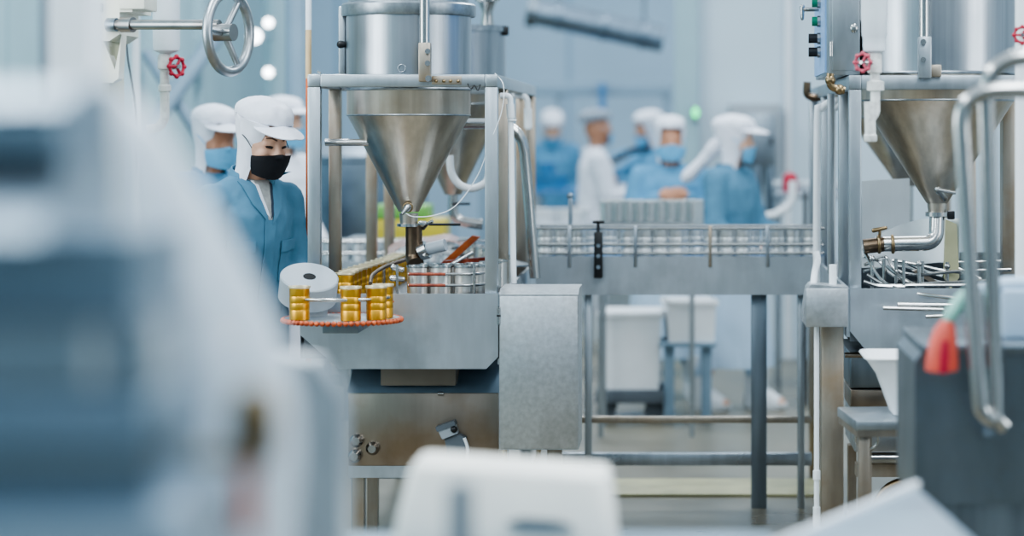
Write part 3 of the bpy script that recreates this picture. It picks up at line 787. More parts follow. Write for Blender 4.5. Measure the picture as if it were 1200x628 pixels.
# green and yellow boxes far behind the left hopper cone
d=12.6
t=thing('box_stand','low grey stand behind the left hopper carrying the green and yellow boxes','stand',(X(458,d),d,0))
MB().box(X(400,d),X(520,d),d-.05,d+.5,Z(281,d)-.05,Z(281,d),.006).build('stand_top','grey_plastic',t)
for px in (404,516):
    for y in (d,d+.45): MB().box(X(px-3,d),X(px+3,d),y-.02,y+.02,0,Z(281,d)-.05).build('leg','frame',t)
solo(MB().box(X(440,d),X(520,d),d,d+.35,Z(281,d),Z(257,d),.008),'yellow_box','yellow','yellow box behind the nozzle of the left hopper','box',(X(480,d),d,Z(281,d)))
solo(MB().box(X(436,d),X(500,d),d,d+.35,Z(257,d)+.001,Z(241,d),.008),'green_box','lime','bright green box lying on the yellow box behind the left hopper','box',(X(480,d),d,Z(257,d)))
# steel equipment behind the frame at left
d=14.2
d=14.7
t=thing('kettle','large pale steel kettle far behind the left frame posts','kettle',(X(414,d),d,0))
MB().lathe([(.12,.35),(.3,.45),(.42,.7),(.45,1.0),(.45,1.32),(.47,1.33),(.47,1.36),(.4,1.38),(.2,1.43),(.02,1.44)],(X(414,d),d,0),32).build('kettle_bowl','duct',t)
for a in range(4):
    q=Vector((X(414,d)+.33*math.cos(a*PI/2+.7),d+.33*math.sin(a*PI/2+.7),0)); MB().cyl(q,q+Vector((0,0,.6)),.025).build('leg','frame',t)
d=13.3
t=thing('press_cabinet','dark grey steel press cabinet behind the woman in the black mask','cabinet',(X(330,d),d,0))
MB().box(X(288,d),X(352,d),d,d+.5,0,Z(205,d),.012).build('cabinet_body','duct',t)
MB().box(X(296,d),X(344,d),d-.012,d,Z(330,d),Z(218,d),.006).build('door','dark_steel',t)

# ------------------------------------------------------------------ tins
def tin_at(name, mat, rimmat, r, h, beads=True, lid=None):
    prof=[(r*.9,0),(r,.002)]
    if beads:
        for a in (.3,.5,.7): prof+=[(r,h*(a-.02)),(r*.975,h*a),(r,h*(a+.02))]
    prof+=[(r,h-.003),(r*.93,h-.003),(r*.93,.006),(.001,.006)]
    o=MB().lathe(prof,(0,0,0),24,cap=True).build(name,mat,None,(0,0,0))
    MB().lathe([(r*.99,h-.009),(r*1.08,h-.006),(r*1.08,h),(r*.93,h),(r*.92,h-.008)],(0,0,0),24,cap=False).build('rim',rimmat,o)
    if lid: MB().lathe([(r*.93,h-.010),(r*.93,h-.004),(r*.7,h-.0045),(r*.68,h-.006),(.001,h-.006)],(0,0,0),24).build('lid',lid,o)  # dark disc in the mouth paints in the shaded can inside
    return o
gold=tin_at('gold_can','gold','gold_rim',.0335,.113,True,'amber_lid')
silver=tin_at('silver_can','silver_dirty','silver',.0385,.125,False)
plain=tin_at('steel_can','tin_pale','tin_pale',.030,.108)
first={}
def put(proto, loc, label, cat, group):
    o=proto if proto.name not in first else dup(proto,(0,0,0)); first[proto.name]=1
    o.location=loc; return tag(o,label,cat,group)

# ------------------------------------------------------------------ can conveyor between the two machines
D=9.6; zb=Z(301,9.55)
t=thing('can_conveyor','long steel can conveyor running between the two filling machines','conveyor',(0,D,0))
MB().prism([(-.58,zb-.15),(.56,zb-.15),(.56,zb+.002),(-.58,zb+.002)],9.55,9.562).build('front_panel','table',t)
MB().box(-.58,.56,9.562,9.80,zb-.02,zb,.0).build('belt','blue_gear',t)
MB().box(-.58,.56,9.80,9.812,zb-.15,zb+.01).build('rear_panel','table',t)
MB().box(-.58,.56,9.562,9.80,zb-.15,zb-.13).build('bed_plate','dark_steel',t)
for yy in (9.556,9.815):
    for py in (267,286,296):
        MB().cyl((-.58,yy,Z(py,D)),(.56,yy,Z(py,D)),.0055,n=10).build('guide_rail','pipe',t)
for px in (668,745,832,899):
    MB().box(X(px-2,D),X(px+2,D),9.54,9.552,zb-.04,Z(264,D),.002).build('rail_bracket','frame_tan' if px==832 else 'steel',t)
for px in (690,889,938):
    MB().box(X(px-(9 if px==889 else 4),9.7),X(px+(9 if px==889 else 4),9.7),9.64,9.70,0,zb-.15,.003).build('leg','dark_steel' if px==889 else 'frame',t)
MB().box(X(640,D),X(952,D),9.645,9.685,.17,.22,.003).build('lower_rail','steel',t)
MB().box(X(640,D),X(952,D),9.645,9.685,.34,.365,.003).build('cable_tray','frame_tan',t)
random.seed(3)
for i in [k for k in range(17) if k not in (3,4,9,13)]:
    x=-.545+i*.0655+random.uniform(-.003,.003)
    fr=globals().get('fr',0)+1; put(plain,(x,9.605,zb),'%s steel can from the left in the front row on the can conveyor'%ORD[fr-1],'can','cans on the can conveyor')
for i in range(15):
    x=-.51+i*.072+random.uniform(-.006,.006)
    put(plain,(x,9.70,zb),'%s steel can from the left in the rear row on the can conveyor'%ORD[i],'can','cans on the can conveyor')
t=thing('rail_clamp','black adjustable clamp with star knob on the front of the can conveyor','clamp',(X(701,9.52),9.53,zb-.1))
MB().box(X(696,9.5),X(706,9.5),9.50,9.535,Z(326,9.5),Z(272,9.5),.003).build('clamp_bar','black',t)
for py in (288,300,313): MB().cyl(P(701,py,9.505),P(701,py,9.495),.008,n=12).build('bolt','dark_steel',t)
MB().cyl(P(701,272,9.51),P(701,262,9.51),.006,n=10).build('stem','black',t)
kb=MB()
for k in range(5):
    a=k*2*PI/5; kb.capsule(P(701,260,9.51),P(701,260,9.51)+Vector((math.cos(a)*.02,math.sin(a)*.02,0)),.007,.006)
kb.build('star_knob','black',t)
t=thing('rail_clamp','slim dark upright clamp behind the can conveyor near its left end','clamp',(X(669,9.84),9.84,zb))
MB().box(X(666,9.84),X(671,9.84),9.83,9.86,zb-.1,Z(232,9.84),.003).build('clamp_bar','dark_steel',t)
MB().ball(P(668,230,9.845),.014).build('knob','dark_steel',t)

# conveyor behind the left filling machine
D=10.95; zr=Z(307,D)
t=thing('rear_conveyor','steel can conveyor behind the left hopper stand','conveyor',(X(430,D),D,0))
MB().box(X(322,D),X(556,D),D-.06,D-.048,zr-.14,zr+.003).build('front_panel','table',t)
MB().box(X(322,D),X(556,D),D-.048,D+.12,zr-.02,zr).build('belt','dark_steel',t)
for py in (282,296): MB().cyl((X(322,D),D-.054,Z(py,D)),(X(556,D),D-.054,Z(py,D)),.005,n=10).build('guide_rail','pipe',t)
for px in (334,420,548): MB().box(X(px-4,D),X(px+4,D),D-.02,D+.03,0,zr-.02).build('leg','dark_steel',t)
for i in range(13):
    put(plain,(X(330,D)+i*.069+random.uniform(-.004,.004),D,zr),'%s steel can from the left on the conveyor behind the left hopper stand'%ORD[i],'can','cans on the rear conveyor')

# ------------------------------------------------------------------ left filling machine
XL0,XL1=X(360,8.33),X(375,8.33); XR0,XR1=X(568,8.33),X(583,8.33)
TB=.90; TL=Z(344,8.33)
t=thing('machine_table','brushed steel machine table carrying the left hopper stand and the gold cans','table',((XL0+XR1)/2,9.4,0))
MB().prism([(X(352,8.33),TL),(X(584,8.33),TL),(X(584,8.33),Z(418,8.33)),(X(570,8.33),Z(432,8.33)),(X(398,8.33),Z(432,8.33)),(X(352,8.33),Z(392,8.33))],8.32,8.334).build('front_panel','table',t)
MB().box(X(352,8.33),XR1+.01,8.334,10.62,.72,TB).build('table_bed','grey_dark',t)
MB().box(XR1,XR1+.012,8.334,10.62,.70,TL).build('side_panel','table',t)
MB().box(X(352,8.33)-.001,X(352,8.33)+.012,8.334,10.62,.72,TL-.01).build('side_panel','table',t)
for x in (-1.22,-.68):
    for y in (9.1,10.5): MB().box(x-.025,x+.025,y-.025,y+.025,0,.72,.003).build('leg','dark_steel',t)
MB().box(XL1,XR0,9.08,9.12,.2,.25).build('cross_rail','dark_steel',t)
# stand
t=thing('hopper_stand','square-tube steel stand holding the left pair of hoppers','stand',((XL0+XR1)/2,9.4,TB))
w=.044; z1=Z(87,8.33); z0=z1-w
for xx in (XL0,XR0):
    for y in (8.336,8.83,9.87,10.46):
        MB().box(xx,xx+w,y,y+w,TB,z0,.004).build('post','frame_tan' if (y>8.5) else 'frame',t)
for xx in (XL0,XR0): MB().box(xx,xx+w,8.336,10.504,z0,z1,.004).build('side_rail','frame',t)
for y in (8.335,8.83,9.87,10.46): MB().box(XL0+w,XR0,y,y+w,z0,z1,.004).build('cross_rail','frame',t)
MB().box(X(506,8.33),X(541,8.33),8.329,8.336,Z(99,8.33),Z(89,8.33),.002).build('hinge_plate','frame_tan',t)
for px in (511,520,528,537): MB().ball(P(px,95,8.329),.006,n=10).build('rusty_bolt','brass',t)
MB().cyl((XL1-.01,8.52,Z(167,8.5)),(-1.08,8.52,Z(167,8.5)),.0125).build('stay_bar','pipe',t)
MB().bends([P(376,86,8.36),P(372,84,8.36)],.004).build('stud','pipe',t)
# hoppers
def hopper(t, cx, cy, r, ztop, zj, zc, full=True, rimz=None):
    zs=zj+.118
    MB().lathe([(r-.004,zs-.03),(r,zs-.03),(r,ztop),(r-.006,ztop),(r-.006,zs)],(cx,cy,0),56,cap=False).build('hopper_cylinder','steel_cyl',t)
    b=MB().lathe([(r*1.0,zs-.02),(r*.985,zs-.028),(r*.985,zj+.004),(r*.972,zj-.003),(.036,zc)],(cx,cy,0),56,cap=False).build('hopper_cone','steel_cone',t)
    MB().torus((cx,cy,zj),(0,0,1),r*.979,.0035,n=56,m=8).build('seam','steel_rim',b)
    MB().torus((cx,cy,zs-.026),(0,0,1),r*.993,.006,n=56,m=8).build('collar','steel_rim',b)
cy=8.605; S=F/cy; cx=(479-VX)/S; r=.222
t=thing('hopper','front hopper of the left pair, steel cylinder over a bright cone','hopper',(cx,cy,Z(262,cy)))
hopper(t,cx,cy,r,Z(14,cy),Z(135,cy),Z(248,cy))
lid=MB().lathe([(r*.95,Z(20,cy)),(r*1.06,Z(20,cy)),(r*1.075,Z(18,cy)),(r*1.075,Z(7,cy)),(r*1.05,Z(5,cy)),(r*.96,Z(4,cy)),(r*.95,Z(-7,cy)),(r*.9,Z(-9,cy)),(.01,Z(-12,cy))],(cx,cy,0),56).build('lid','steel_rim',t)
for px in (452,456,528): MB().cyl(P(px,5,cy-.08),P(px,-14,cy-.08),.004).build('lid_stud','pipe',lid)
MB().box(X(398,cy),X(406,cy),cy-.03,cy+.03,Z(96,cy),Z(8,cy),.004).build('side_lug','frame',t)
MB().capsule(P(399,52,cy-.03),P(402,52,cy-.03),.014,.012).build('side_knob','black',t)
MB().torus(P(471,80,cy-r-.002),(0,1,0),.013,.0025,n=20).build('sight_ring','steel_rim',t)
nz=MB().cyl((cx,cy,Z(250,cy)),(cx,cy,Z(262,cy)),.034,.031).build('outlet','steel_cone',t)
MB().lathe([(.03,0),(.042,.002),(.042,.012),(.03,.014)],(cx,cy,Z(266,cy)),28).build('clamp_ferrule','pipe',nz)
MB().box(cx+.035,cx+.062,cy-.014,cy+.014,Z(266,cy),Z(259,cy),.003).build('clamp_bolt','pipe',nz)
tap=MB().cyl(P(478,243,cy-.03),P(477,244,cy-.085),.013).build('sample_tap','pipe',t)
MB().capsule(P(478,242,cy-.085),P(472,250,cy-.095),.010,.006).build('tap_lever','pipe',tap)
MB().torus(P(478,243,cy-.06),(0,1,0),.016,.003,n=18).build('tap_nut','brass',tap)
d=cy
el=MB().bends([P(485,264,d),P(485,302,d),P(487,309,d-.02)],.030,.03,20).build('elbow','pipe_brown',t)
MB().cyl(P(492,296,d-.01),P(501,292,d-.015),.03,.034).build('flange','pipe',t)
MB().cyl(P(501,292,d-.015),P(522,287,d-.03),.022,.022).build('side_branch','grey_plastic',t)
MB().bends([P(496,268,d),P(501,262,d-.03),P(507,259,d-.04)],.006,.01).build('valve_lever','pipe',t)
MB().box(X(504,d),X(541,d),d-.05,d-.035,Z(264,d),Z(261,d),.002).build('lever_grip','black',t)
# second hopper
cy2=10.2; cx2=(531-VX)/F*cy2
t=thing('hopper','rear hopper of the left pair, mostly hidden behind the front one','hopper',(cx2,cy2,Z(230,cy2)))
hopper(t,cx2,cy2,r,Z(33,cy2),Z(122,cy2),Z(228,cy2))
MB().lathe([(r*.9,Z(38,cy2)),(r*1.04,Z(38,cy2)),(r*1.04,Z(31,cy2)),(.01,Z(29,cy2))],(cx2,cy2,0),48).build('lid','steel_rim',t)
MB().box(X(578,cy2),X(597,cy2),cy2-.06,cy2-.02,Z(42,cy2),Z(31,cy2),.004).build('lid_latch','black',t)
MB().lathe([(.03,Z(31,cy2)),(.024,Z(15,cy2)),(.04,Z(2,cy2)),(.055,Z(0,cy2)),(.055,Z(-4,cy2))],(X(571,cy2),cy2,0),20).build('inlet_neck','pipe',t)
MB().bends([(cx2,cy2,Z(226,cy2)),(cx2,cy2,Z(258,cy2)),P(560,263,cy2),P(566,263,cy2)],.022,.07,16).build('outlet_pipe','pipe',t)
MB().box(X(531,cy2),X(552,cy2),cy2-.05,cy2-.035,Z(240,cy2),Z(237,cy2),.002).build('lever_grip','black',t)
# pole and bracket on the front rail
d=8.31
t=thing('lift_pole','vertical steel pole bolted in a bracket on the front rail of the left stand','pole',P(498,88,d))
MB().cyl(P(497.5,60,d),P(497.5,-30,d),.0175,n=24).build('pole','pipe',t)
br=MB().box(X(491,d),X(505,d),d-.022,d+.024,Z(96,d),Z(50,d),.004).build('bracket','frame_tan',t)
for py in (60,74): MB().cyl(P(501,py,d-.022),P(501,py,d-.036),.0095,n=14).build('bolt','pipe',br)
MB().cyl(P(502,92,d-.02),P(502,92,d-.03),.011,n=14).build('bolt','pipe',br)
# pipes at the right side of the stand
d=9.15
solo(MB().bends([P(540,145,d),P(612,145,d),P(627,326,d)],.0205,.11,16),'steel_pipe','pipe','bent stainless pipe coming out of the left stand and running down','pipe',P(627,326,d))
d=8.62
t=thing('white_pipe','thin white pipe with elbow standing on the control box beside the left stand','pipe',P(603,332,d))
MB().bends([P(586,112,d),P(598,112,d),P(602,332,d)],.0105,.03,14).build('pipe_run','pvc',t)
MB().cyl(P(598,122,d),P(598.6,138,d),.0145).build('elbow_socket','pvc',t)
MB().torus(P(600,141,d),(0,0,1),.0125,.004,n=20).build('pipe_clip','pvc',t)
d=9.75
t=thing('white_pipe','shorter white pipe with elbow hung farther back on the side rail of the left stand','pipe',P(620,150,d))
MB().bends([P(600,112,d),P(618,112,d),P(619,152,d)],.0115,.03,14).build('pipe_run','pvc',t)
MB().cyl(P(618.5,127,d),P(619,150,d),.016).build('elbow_socket','pvc',t)
d=9.3
solo(MB().tube([P(527,182,d),P(529,202,d),P(538,216,d),P(553,221,d),P(569,214,d),P(574,200,d)],.0145,12),'pale_hose','pvc','thick pale hose looping behind the cone of the left front hopper','hose',P(545,219,d))
d=8.36
solo(MB().tube([P(580,86,d),P(590,100,d-.03),P(588,130,d-.03),P(575,165,d-.02),P(560,205,d),P(535,240,d),P(510,252,d),P(486,254,d+.02),P(476,250,d+.1)],.0014,8,8),'thin_cable','pvc','thin white cable sagging from the stand corner to the tap of the left hopper','cable',P(530,243,d))
solo(MB().tube([P(548,98,8.325),P(552,104,8.32),P(556,100,8.32),P(560,106,8.32),P(563,99,8.325)],.0022,8,6),'wire_hook','black','small black bent wire hooked under the front rail of the left stand','wire',P(556,103,8.32))

# control box
d=8.24
x0,x1=X(585,d),X(678,d); zt,z0=Z(341,d),Z(527,d)
t=thing('control_box','tall grey steel control box hung on the right end of the left machine','cabinet',((x0+x1)/2,d+.14,z0))
MB().prism([(d,z0),(d,zt-.012),(d+.05,zt+.006),(d+.28,zt+.006),(d+.28,z0)],x0,x1,'x').build('box_body','tableb',t)
MB().box(x0+.003,x1-.003,d-.005,d,z0+.004,zt-.018,.002).build('door','tableb',t)
hg=MB().cyl(P(584.5,360,d-.004),P(584.5,380,d-.004),.006,n=12).build('hinge','pipe',t)
MB().cyl(P(584.5,369,d-.004),P(584.5,371,d-.004),.0072,n=12).build('hinge_joint','black',hg)
MB().box(XR1,x0+.01,d+.1,d+.25,zt-.1,zt-.05).build('mounting_lug','frame',t)
MB().box(X(643,8.5),X(660,8.5),8.4,8.45,0,z0,.003).build('support_leg','frame_tan',t)
d=8.36
solo(MB().tube([P(592,520,d),P(592,540,d),P(600,554,d),P(612,558,d),P(624,550,d),P(630,536,d),P(632,520,d)],.0085,12),'cable_loop','tan_hose','tan cable conduit looping below the control box','cable',P(612,556,d))
# collecting tank under the left table
d=8.52
x0,x1=X(408,d),X(584,d)
t=thing('collecting_tank','brown-stained steel tank with sloping cover under the left machine table','tank',((x0+x1)/2,d+.25,0))
MB().box(x0,x1,d,d+.5,Z(546,d),Z(459,d),.004).build('tank_body','pan',t)
MB().prism([(d-.01,Z(460,d)),(d+.16,Z(437,d)),(d+.5,Z(437,d)),(d+.5,Z(460,d))],x0-.004,x1+.004,'x').build('sloping_cover','bluegrey',t)
MB().box(X(446,d),X(534,d),d-.0,d+.4,Z(452,d),.715,.004).build('drain_trough','trough',t)
MB().cyl(P(513,461,d-.012),P(520,461,d-.012),.006).build('cover_hinge','pipe',t)
MB().prism([(x0,Z(560,d)),(x1,Z(560,d)),(x1,Z(546,d)),(x0,Z(546,d))],d+.005,d+.45).build('base_tray','table',t)
for px,py in ((418,516),(437,525),(416,534)):
    v=MB().lathe([(.022,0),(.024,.01),(.018,.02),(.014,.03)],P(px,py,d),20,axis=Vector((0,-1,0))).build('drain_plug','pipe',t)
for x in (x0+.03,x1-.03):
    for y in (d+.05,d+.45): MB().box(x-.02,x+.02,y-.02,y+.02,0,Z(560,d)).build('leg','frame_tan',t)
d=8.48
t=thing('level_switch','small black and grey level switch with a white cable on the brown tank front','switch',P(531,545,d))
MB().prism([(X(521,d),Z(513,d)),(X(537,d),Z(508,d)),(X(546,d),Z(513,d)),(X(545,d),Z(540,d)),(X(527,d),Z(542,d))],d-.01,d+.042).build('switch_body','grey_dark',t)
MB().prism([(X(512,d),Z(500,d)),(X(533,d),Z(493,d)),(X(537,d),Z(507,d)),(X(519,d),Z(514,d))],d-.022,d+.03).build('switch_head','grey_plastic',t)
MB().prism([(X(511,d),Z(500,d)),(X(533,d),Z(492,d)),(X(535,d),Z(497,d)),(X(513,d),Z(505,d))],d-.026,d+.03).build('head_cap','grey_dark',t)
MB().ball(P(532,503,d-.024),.012).build('roller','black',t)
MB().ball(P(537,538,d-.012),.009).build('fixing_bolt','pipe',t)
MB().tube([P(544,513,d-.01),P(548,525,d-.012),P(547,540,d-.012),P(543,556,d)],.006,10).build('switch_cable','pvc',t)

# turntable with drum
d=8.10; tc=Vector((X(401,d),d,0)); zt=Z(372,d)
t=thing('turntable','round turntable plate with a rust-orange chain rim in front of the left machine','turntable',(tc.x,tc.y,zt-.02))
MB().lathe([(.0,zt-.012),(.193,zt-.012),(.193,zt),(.0,zt)],(tc.x,tc.y,0),64).build('plate','table',t)
ch=MB()
for k in range(64):
    a=2*PI*k/64; q=tc+Vector((math.cos(a)*.196,math.sin(a)*.196,zt-.007)); ch.ball(q,.0095,(1,1,.95),n=8)
ch.build('chain_rim','rimchain',t)
MB().box(tc.x-.06,tc.x+.06,8.06,8.319,zt-.05,zt-.0125,.003).build('mounting_arm','dark_steel',t)
zg=Z(350,d-.1)
gr=[]
for k in range(0,25):
    a=PI*1.12+k/24*PI*1.0; gr.append(tc+Vector((math.cos(a)*.162,math.sin(a)*.172,zg)))
t2=thing('guide_ring','curved steel guide rail held around the gold cans on the turntable','rail',(tc.x,tc.y,zt))
MB().tube(gr,.0065,10,2).build('front_rail','pipe',t2)
MB().tube([q+Vector((0,.03,-.022)) for q in gr[14:]]+[Vector((X(430,8.4),8.30,zg-.02))],.0045,10,2).build('inner_rail','rimchain',t2)
for k in (3,23): MB().cyl(gr[k]+Vector((0,0,-(zg-zt))),gr[k],.005).build('rail_post','pipe',t2)
# tilted drum at the centre
q=P(362,330,8.17); ax=Vector((.16,-.42,.9)).normalized()
t=thing('drum','light grey tilted drum with a black centre hole standing on the turntable','drum',(q.x,q.y,zt))
MB().lathe([(.095,-.085),(.098,-.083),(.098,-.004),(.094,0),(.022,0),(.020,-.02)],q+ax*.02,48,axis=ax).build('drum_body','grey_plastic',t)
MB().lathe([(.0215,-.03),(.0215,-.002),(.001,-.002)],q+ax*.02+ax*.0028,24,axis=ax,cap=True).build('centre_hole','hole',t)
MB().cyl((q.x,q.y+.02,zt),(q.x,q.y+.02,Z(345,8.17)),.06).build('drum_pedestal','grey_plastic',t)
# gold cans
g=[('left front gold can beside the grey drum on the turntable',351,7.99),('tall gold can at the front centre of the turntable',411,7.96),('gold can at the right front of the turntable',441,8.0),('gold can half hidden behind the right front one on the turntable',449,8.09)]
for l,px,dd in g: put(gold,(X(px,dd),dd,zt),l,'can','gold cans')
pts=[(404,8.40),(413,8.62),(428,8.90),(446,9.2),(460,9.5),(470,9.8)]
pp=[Vector((X(a,b),b,TB)) for a,b in pts]
L=[0]
for a,b in zip(pp[:-1],pp[1:]): L.append(L[-1]+(b-a).length)
i=0; sd=0
while sd<L[-1] and i<20:
    k=max(j for j in range(len(L)-1) if L[j]<=sd); f=(sd-L[k])/(L[k+1]-L[k]); q=pp[k].lerp(pp[k+1],f)
    put(gold,q,'%s gold can from the front in the curved row entering the left machine'%ORD[i],'can','gold cans')
    i+=1; sd+=.112
ng=i
# silver cans under the nozzle
sp=[(490,8.43),(517,8.42),(545,8.42),(564,8.47)]
for i,(px,dd) in enumerate(sp): put(silver,(X(px,dd),dd,TB+.012),'%s open silver can from the left in the front arc under the left nozzle'%ORD[i],'can','silver cans under the left nozzle')
k=0
for px,dd in ((504,8.53),(531,8.53),(558,8.58),(575,8.68),(582,8.79)):
    put(silver,(X(px,dd)+.0,dd,TB+.012),'%s open silver can of the second arc, behind the front ones under the left nozzle'%ORD[k],'can','silver cans under the left nozzle'); k+=1
t=thing('can_guide','pair of curved steel guide bars with red splashes around the silver cans','rail',(X(520,8.37),8.37,TB))
for py in (321,334):
    zz=Z(py,8.37)
    MB().tube([Vector((X(478,8.36),8.365,zz)),Vector((X(520,8.36),8.362,zz)),Vector((X(548,8.37),8.37,zz)),Vector((X(562,8.4),8.40,zz)),Vector((X(573,8.5),8.50,zz)),Vector((X(588,8.8),8.8,zz)),Vector((X(596,9.2),9.2,zz))],.0052,10).build('guide_bar','pipe',t)
    MB().tube([Vector((X(479,8.36),8.3635,zz)),Vector((X(499,8.36),8.3625,zz)),Vector((X(522,8.36),8.3605,zz))],.0057,10).build('splash','red_sauce',t)
for px in (466,556): MB().cyl((X(px,8.372),8.358,TB),(X(px,8.372),8.358,Z(310,8.37)),.005).build('rail_post','pipe',t)
MB().capsule(P(461,313,8.37),P(471,316,8.37),.011,.009).build('clamp_knob','pipe',t)
MB().capsule(P(459,326,8.37),P(472,327,8.37),.010,.009).build('clamp_knob','pipe',t)
t=thing('inner_guide','dark curved guide rail along the inside of the gold can row','rail',(X(450,8.6),8.6,TB))
MB().tube([Vector((X(434,8.37),8.37,Z(332,8.37))),P(437,322,8.45),P(452,312,8.6),P(472,305,8.8),P(486,300,9.1)],.007,10).build('guide_bar','pipe_brown',t)
MB().cyl(P(450,313,8.58),Vector((X(450,8.58),8.58,TB)),.005).build('rail_post','pipe',t)
# product trough and boards behind the silver cans
solo(MB().prism([(X(505,8.9),TB),(X(585,8.9),TB),(X(585,8.9),Z(300,8.9)),(X(520,8.9),Z(306,8.9)),(X(505,8.9),Z(318,8.9))],8.9,8.96),'sauce_tray','red_sauce','red sauce-covered tray right behind the silver cans','tray',P(540,320,8.9))
solo(MB().prism([(X(512,9.1),Z(312,9.1)),(X(524,9.1),Z(312,9.1)),(X(562,9.1),Z(278,9.1)),(X(553,9.1),Z(276,9.1))],9.1,9.16),'sloping_board','orange_board','orange-brown board sloping up to the right behind the silver cans','board',P(518,312,9.1))
solo(MB().grid(lambda u,v:P(455+88*u,(300-18*math.sin(u*2.6))-(10*v*(1-.3*u)),9.9+.5*v)+Vector((0,0,.012*math.sin(u*9))),16,5,.003),'plastic_film','pink_film','crumpled pale pink plastic film lying behind the left nozzle','film',P(500,296,9.9))
solo(MB().cyl(P(520,316,8.75),P(552,297,9.0),.009),'slide_bar','pipe','bright steel bar slanting behind the silver cans','bar',P(536,306,8.85))
t=thing('discharge_chute','curved steel can chute with side rails at the right rear of the left table','chute',(X(570,9.5),9.5,TB))
for py in (282,290,299): MB().tube([P(530,py+1,10.1),P(555,py-1,9.9),P(578,py+3,9.5),P(590,py+12,9.2)],.006,8).build('chute_rail','pipe',t)
MB().grid(lambda u,v:P(535+52*u,303+9*u*u,10.05-.75*u)+Vector((.12*v,.1*v,0)),10,3,.006).build('chute_floor','dark_steel',t)
for q in (P(556,300,9.9),P(586,312,9.25)): MB().cyl((q.x,q.y,TB),q+Vector((0,0,.06)),.006).build('chute_post','pipe',t)
random.seed(5)
for i,(px,dd) in enumerate([(548,10.0),(556,9.85),(566,9.7),(574,9.52),(580,9.35),(585,9.15),(587,8.98)]):
    put(silver,(X(px,dd),dd+.09 if i<5 else dd,TB+.012),'%s silver can from the rear along the right side behind the left nozzle'%ORD[i],'can','silver cans under the left nozzle')

# ------------------------------------------------------------------ right filling machine
D=8.0; TL2=Z(338,D); TB2=TL2-.05
AX0,AX1=X(995,D),X(1009.5,D); w=AX1-AX0; BX0=X(1198,D); BX1=BX0+w
t=thing('machine_table','brushed steel table of the right filling machine with chamfered front panel','table',((AX0+BX1)/2,9.2,0))
MB().prism([(X(996,D),TL2),(BX1+.2,TL2),(BX1+.2,Z(413,D)),(X(1017,D),Z(413,D)),(X(996,D),Z(388,D))],D-.012,D+.002).build('front_panel','table',t)
MB().box(X(996,D),BX1+.2,D+.002,10.7,Z(400,D),TB2).build('table_bed','grey_dark',t)
MB().box(X(996,D)-.012,X(996,D),D+.002,10.7,Z(395,D),TL2).build('side_panel','table',t)
MB().cyl((X(990,D+.1),D+.1,Z(416,D+.1)),(BX1,D+.1,Z(416,D+.1)),.009).build('edge_tube','pan',t)
MB().box(X(963,D),X(989.5,D),D+.03,D+.11,0,Z(380,D),.004).build('leg','frame_tan',t)
for x,y in ((AX0,10.5),(BX1+.1,8.1),(BX1+.1,10.5)): MB().box(x,x+.06,y,y+.06,0,Z(400,D),.004).build('leg','frame_tan',t)
MB().box(X(1004,8.75),X(1190,8.75),8.75,8.8,TB2,Z(296,8.75),.004).build('inner_housing','dark_rubber',t)  # dark panel added to paint the shade between the guide rails
t=thing('hopper_stand','square-tube steel stand of the right hoppers, with posts receding to the left','stand',((AX0+BX1)/2,9.2,TB2))
z1=Z(88,D); z0=z1-.048
for i,y in enumerate((8.004,8.53,9.6,10.5)):
    MB().box(AX0,AX1,y,y+w,TB2,z0,.004).build('post','frame',t)
    MB().box(BX0,BX1,y,y+w,TB2,z0,.004).build('post','frame_tan',t)
    MB().box(AX1,BX0,y,y+w,z0,z1,.004).build('cross_rail','frame_tan' if i else 'frame',t)
for xx in (AX0,BX0): MB().box(xx,xx+w,8.003,10.55,z0,z1,.004).build('side_rail','frame',t)
MB().box(AX0-.022,AX0+.002,8.8,8.85,TB2+.05,z0,.003).build('cable_channel','frame',t)
d=8.02
MB().box(X(1173,8.5),X(1190,8.5),8.45,8.5,TB2,Z(95,8.5),.004).build('inner_post','frame_tan',t)
cy=8.29; S=F/cy; cx=(1098-VX)/S; r=.268
t=thing('hopper','front hopper of the right machine, wide steel cylinder over a bright cone','hopper',(cx,cy,Z(250,cy)))
hopper(t,cx,cy,r,2.25,Z(118,cy),Z(238,cy))
MB().lathe([(r*.95,2.24),(r*1.06,2.24),(r*1.06,2.28),(.01,2.31)],(cx,cy,0),48).build('lid','steel_rim',t)
nz=MB().cyl((cx,cy,Z(237,cy)),(cx,cy,Z(250,cy)),.034,.03).build('outlet','steel_cone',t)
MB().lathe([(.028,0),(.04,.002),(.04,.016),(.028,.018)],(cx,cy,Z(254,cy)),28).build('clamp_ferrule','pipe',nz)
MB().box(cx+.035,cx+.06,cy-.014,cy+.014,Z(257,cy),Z(247,cy),.003).build('clamp_bolt','black',nz)
tp=MB().capsule(P(1106,232,cy-.06),P(1099,222,cy-.12),.013,.012).build('sample_tap','pipe',t)
MB().cyl(P(1099,222,cy-.13),P(1120,226,cy-.13),.006).build('tap_lever','pipe',tp)
pe=MB().bends([P(1098,254,cy),P(1097,285,cy-.02),P(1035,286,cy-.03)],.026,.1,20,8).build('elbow','pipe',t)
MB().bends([P(1036,286,cy-.03),P(1012,289,cy-.03)],.026).build('coupling','pipe_brown',pe)
for px in (1046,1030): MB().torus(P(px,286,cy-.03),(1,.0,.05),.028,.006,n=24).build('coupling_ring','brass',pe)
MB().capsule(P(1024,270,cy-.04),P(1038,267,cy-.04),.008,.006).capsule(P(1031,268,cy-.04),P(1031,284,cy-.03),.005,.005).build('wing_nut','brass',pe)
cy2=9.95; cx2=(1062-VX)/F*cy2
t=thing('hopper','rear hopper of the right machine, its dark cone showing left of the front one','hopper',(cx2,cy2,Z(205,cy2)))
hopper(t,cx2,cy2,.245,2.2,Z(138,cy2),Z(218,cy2))
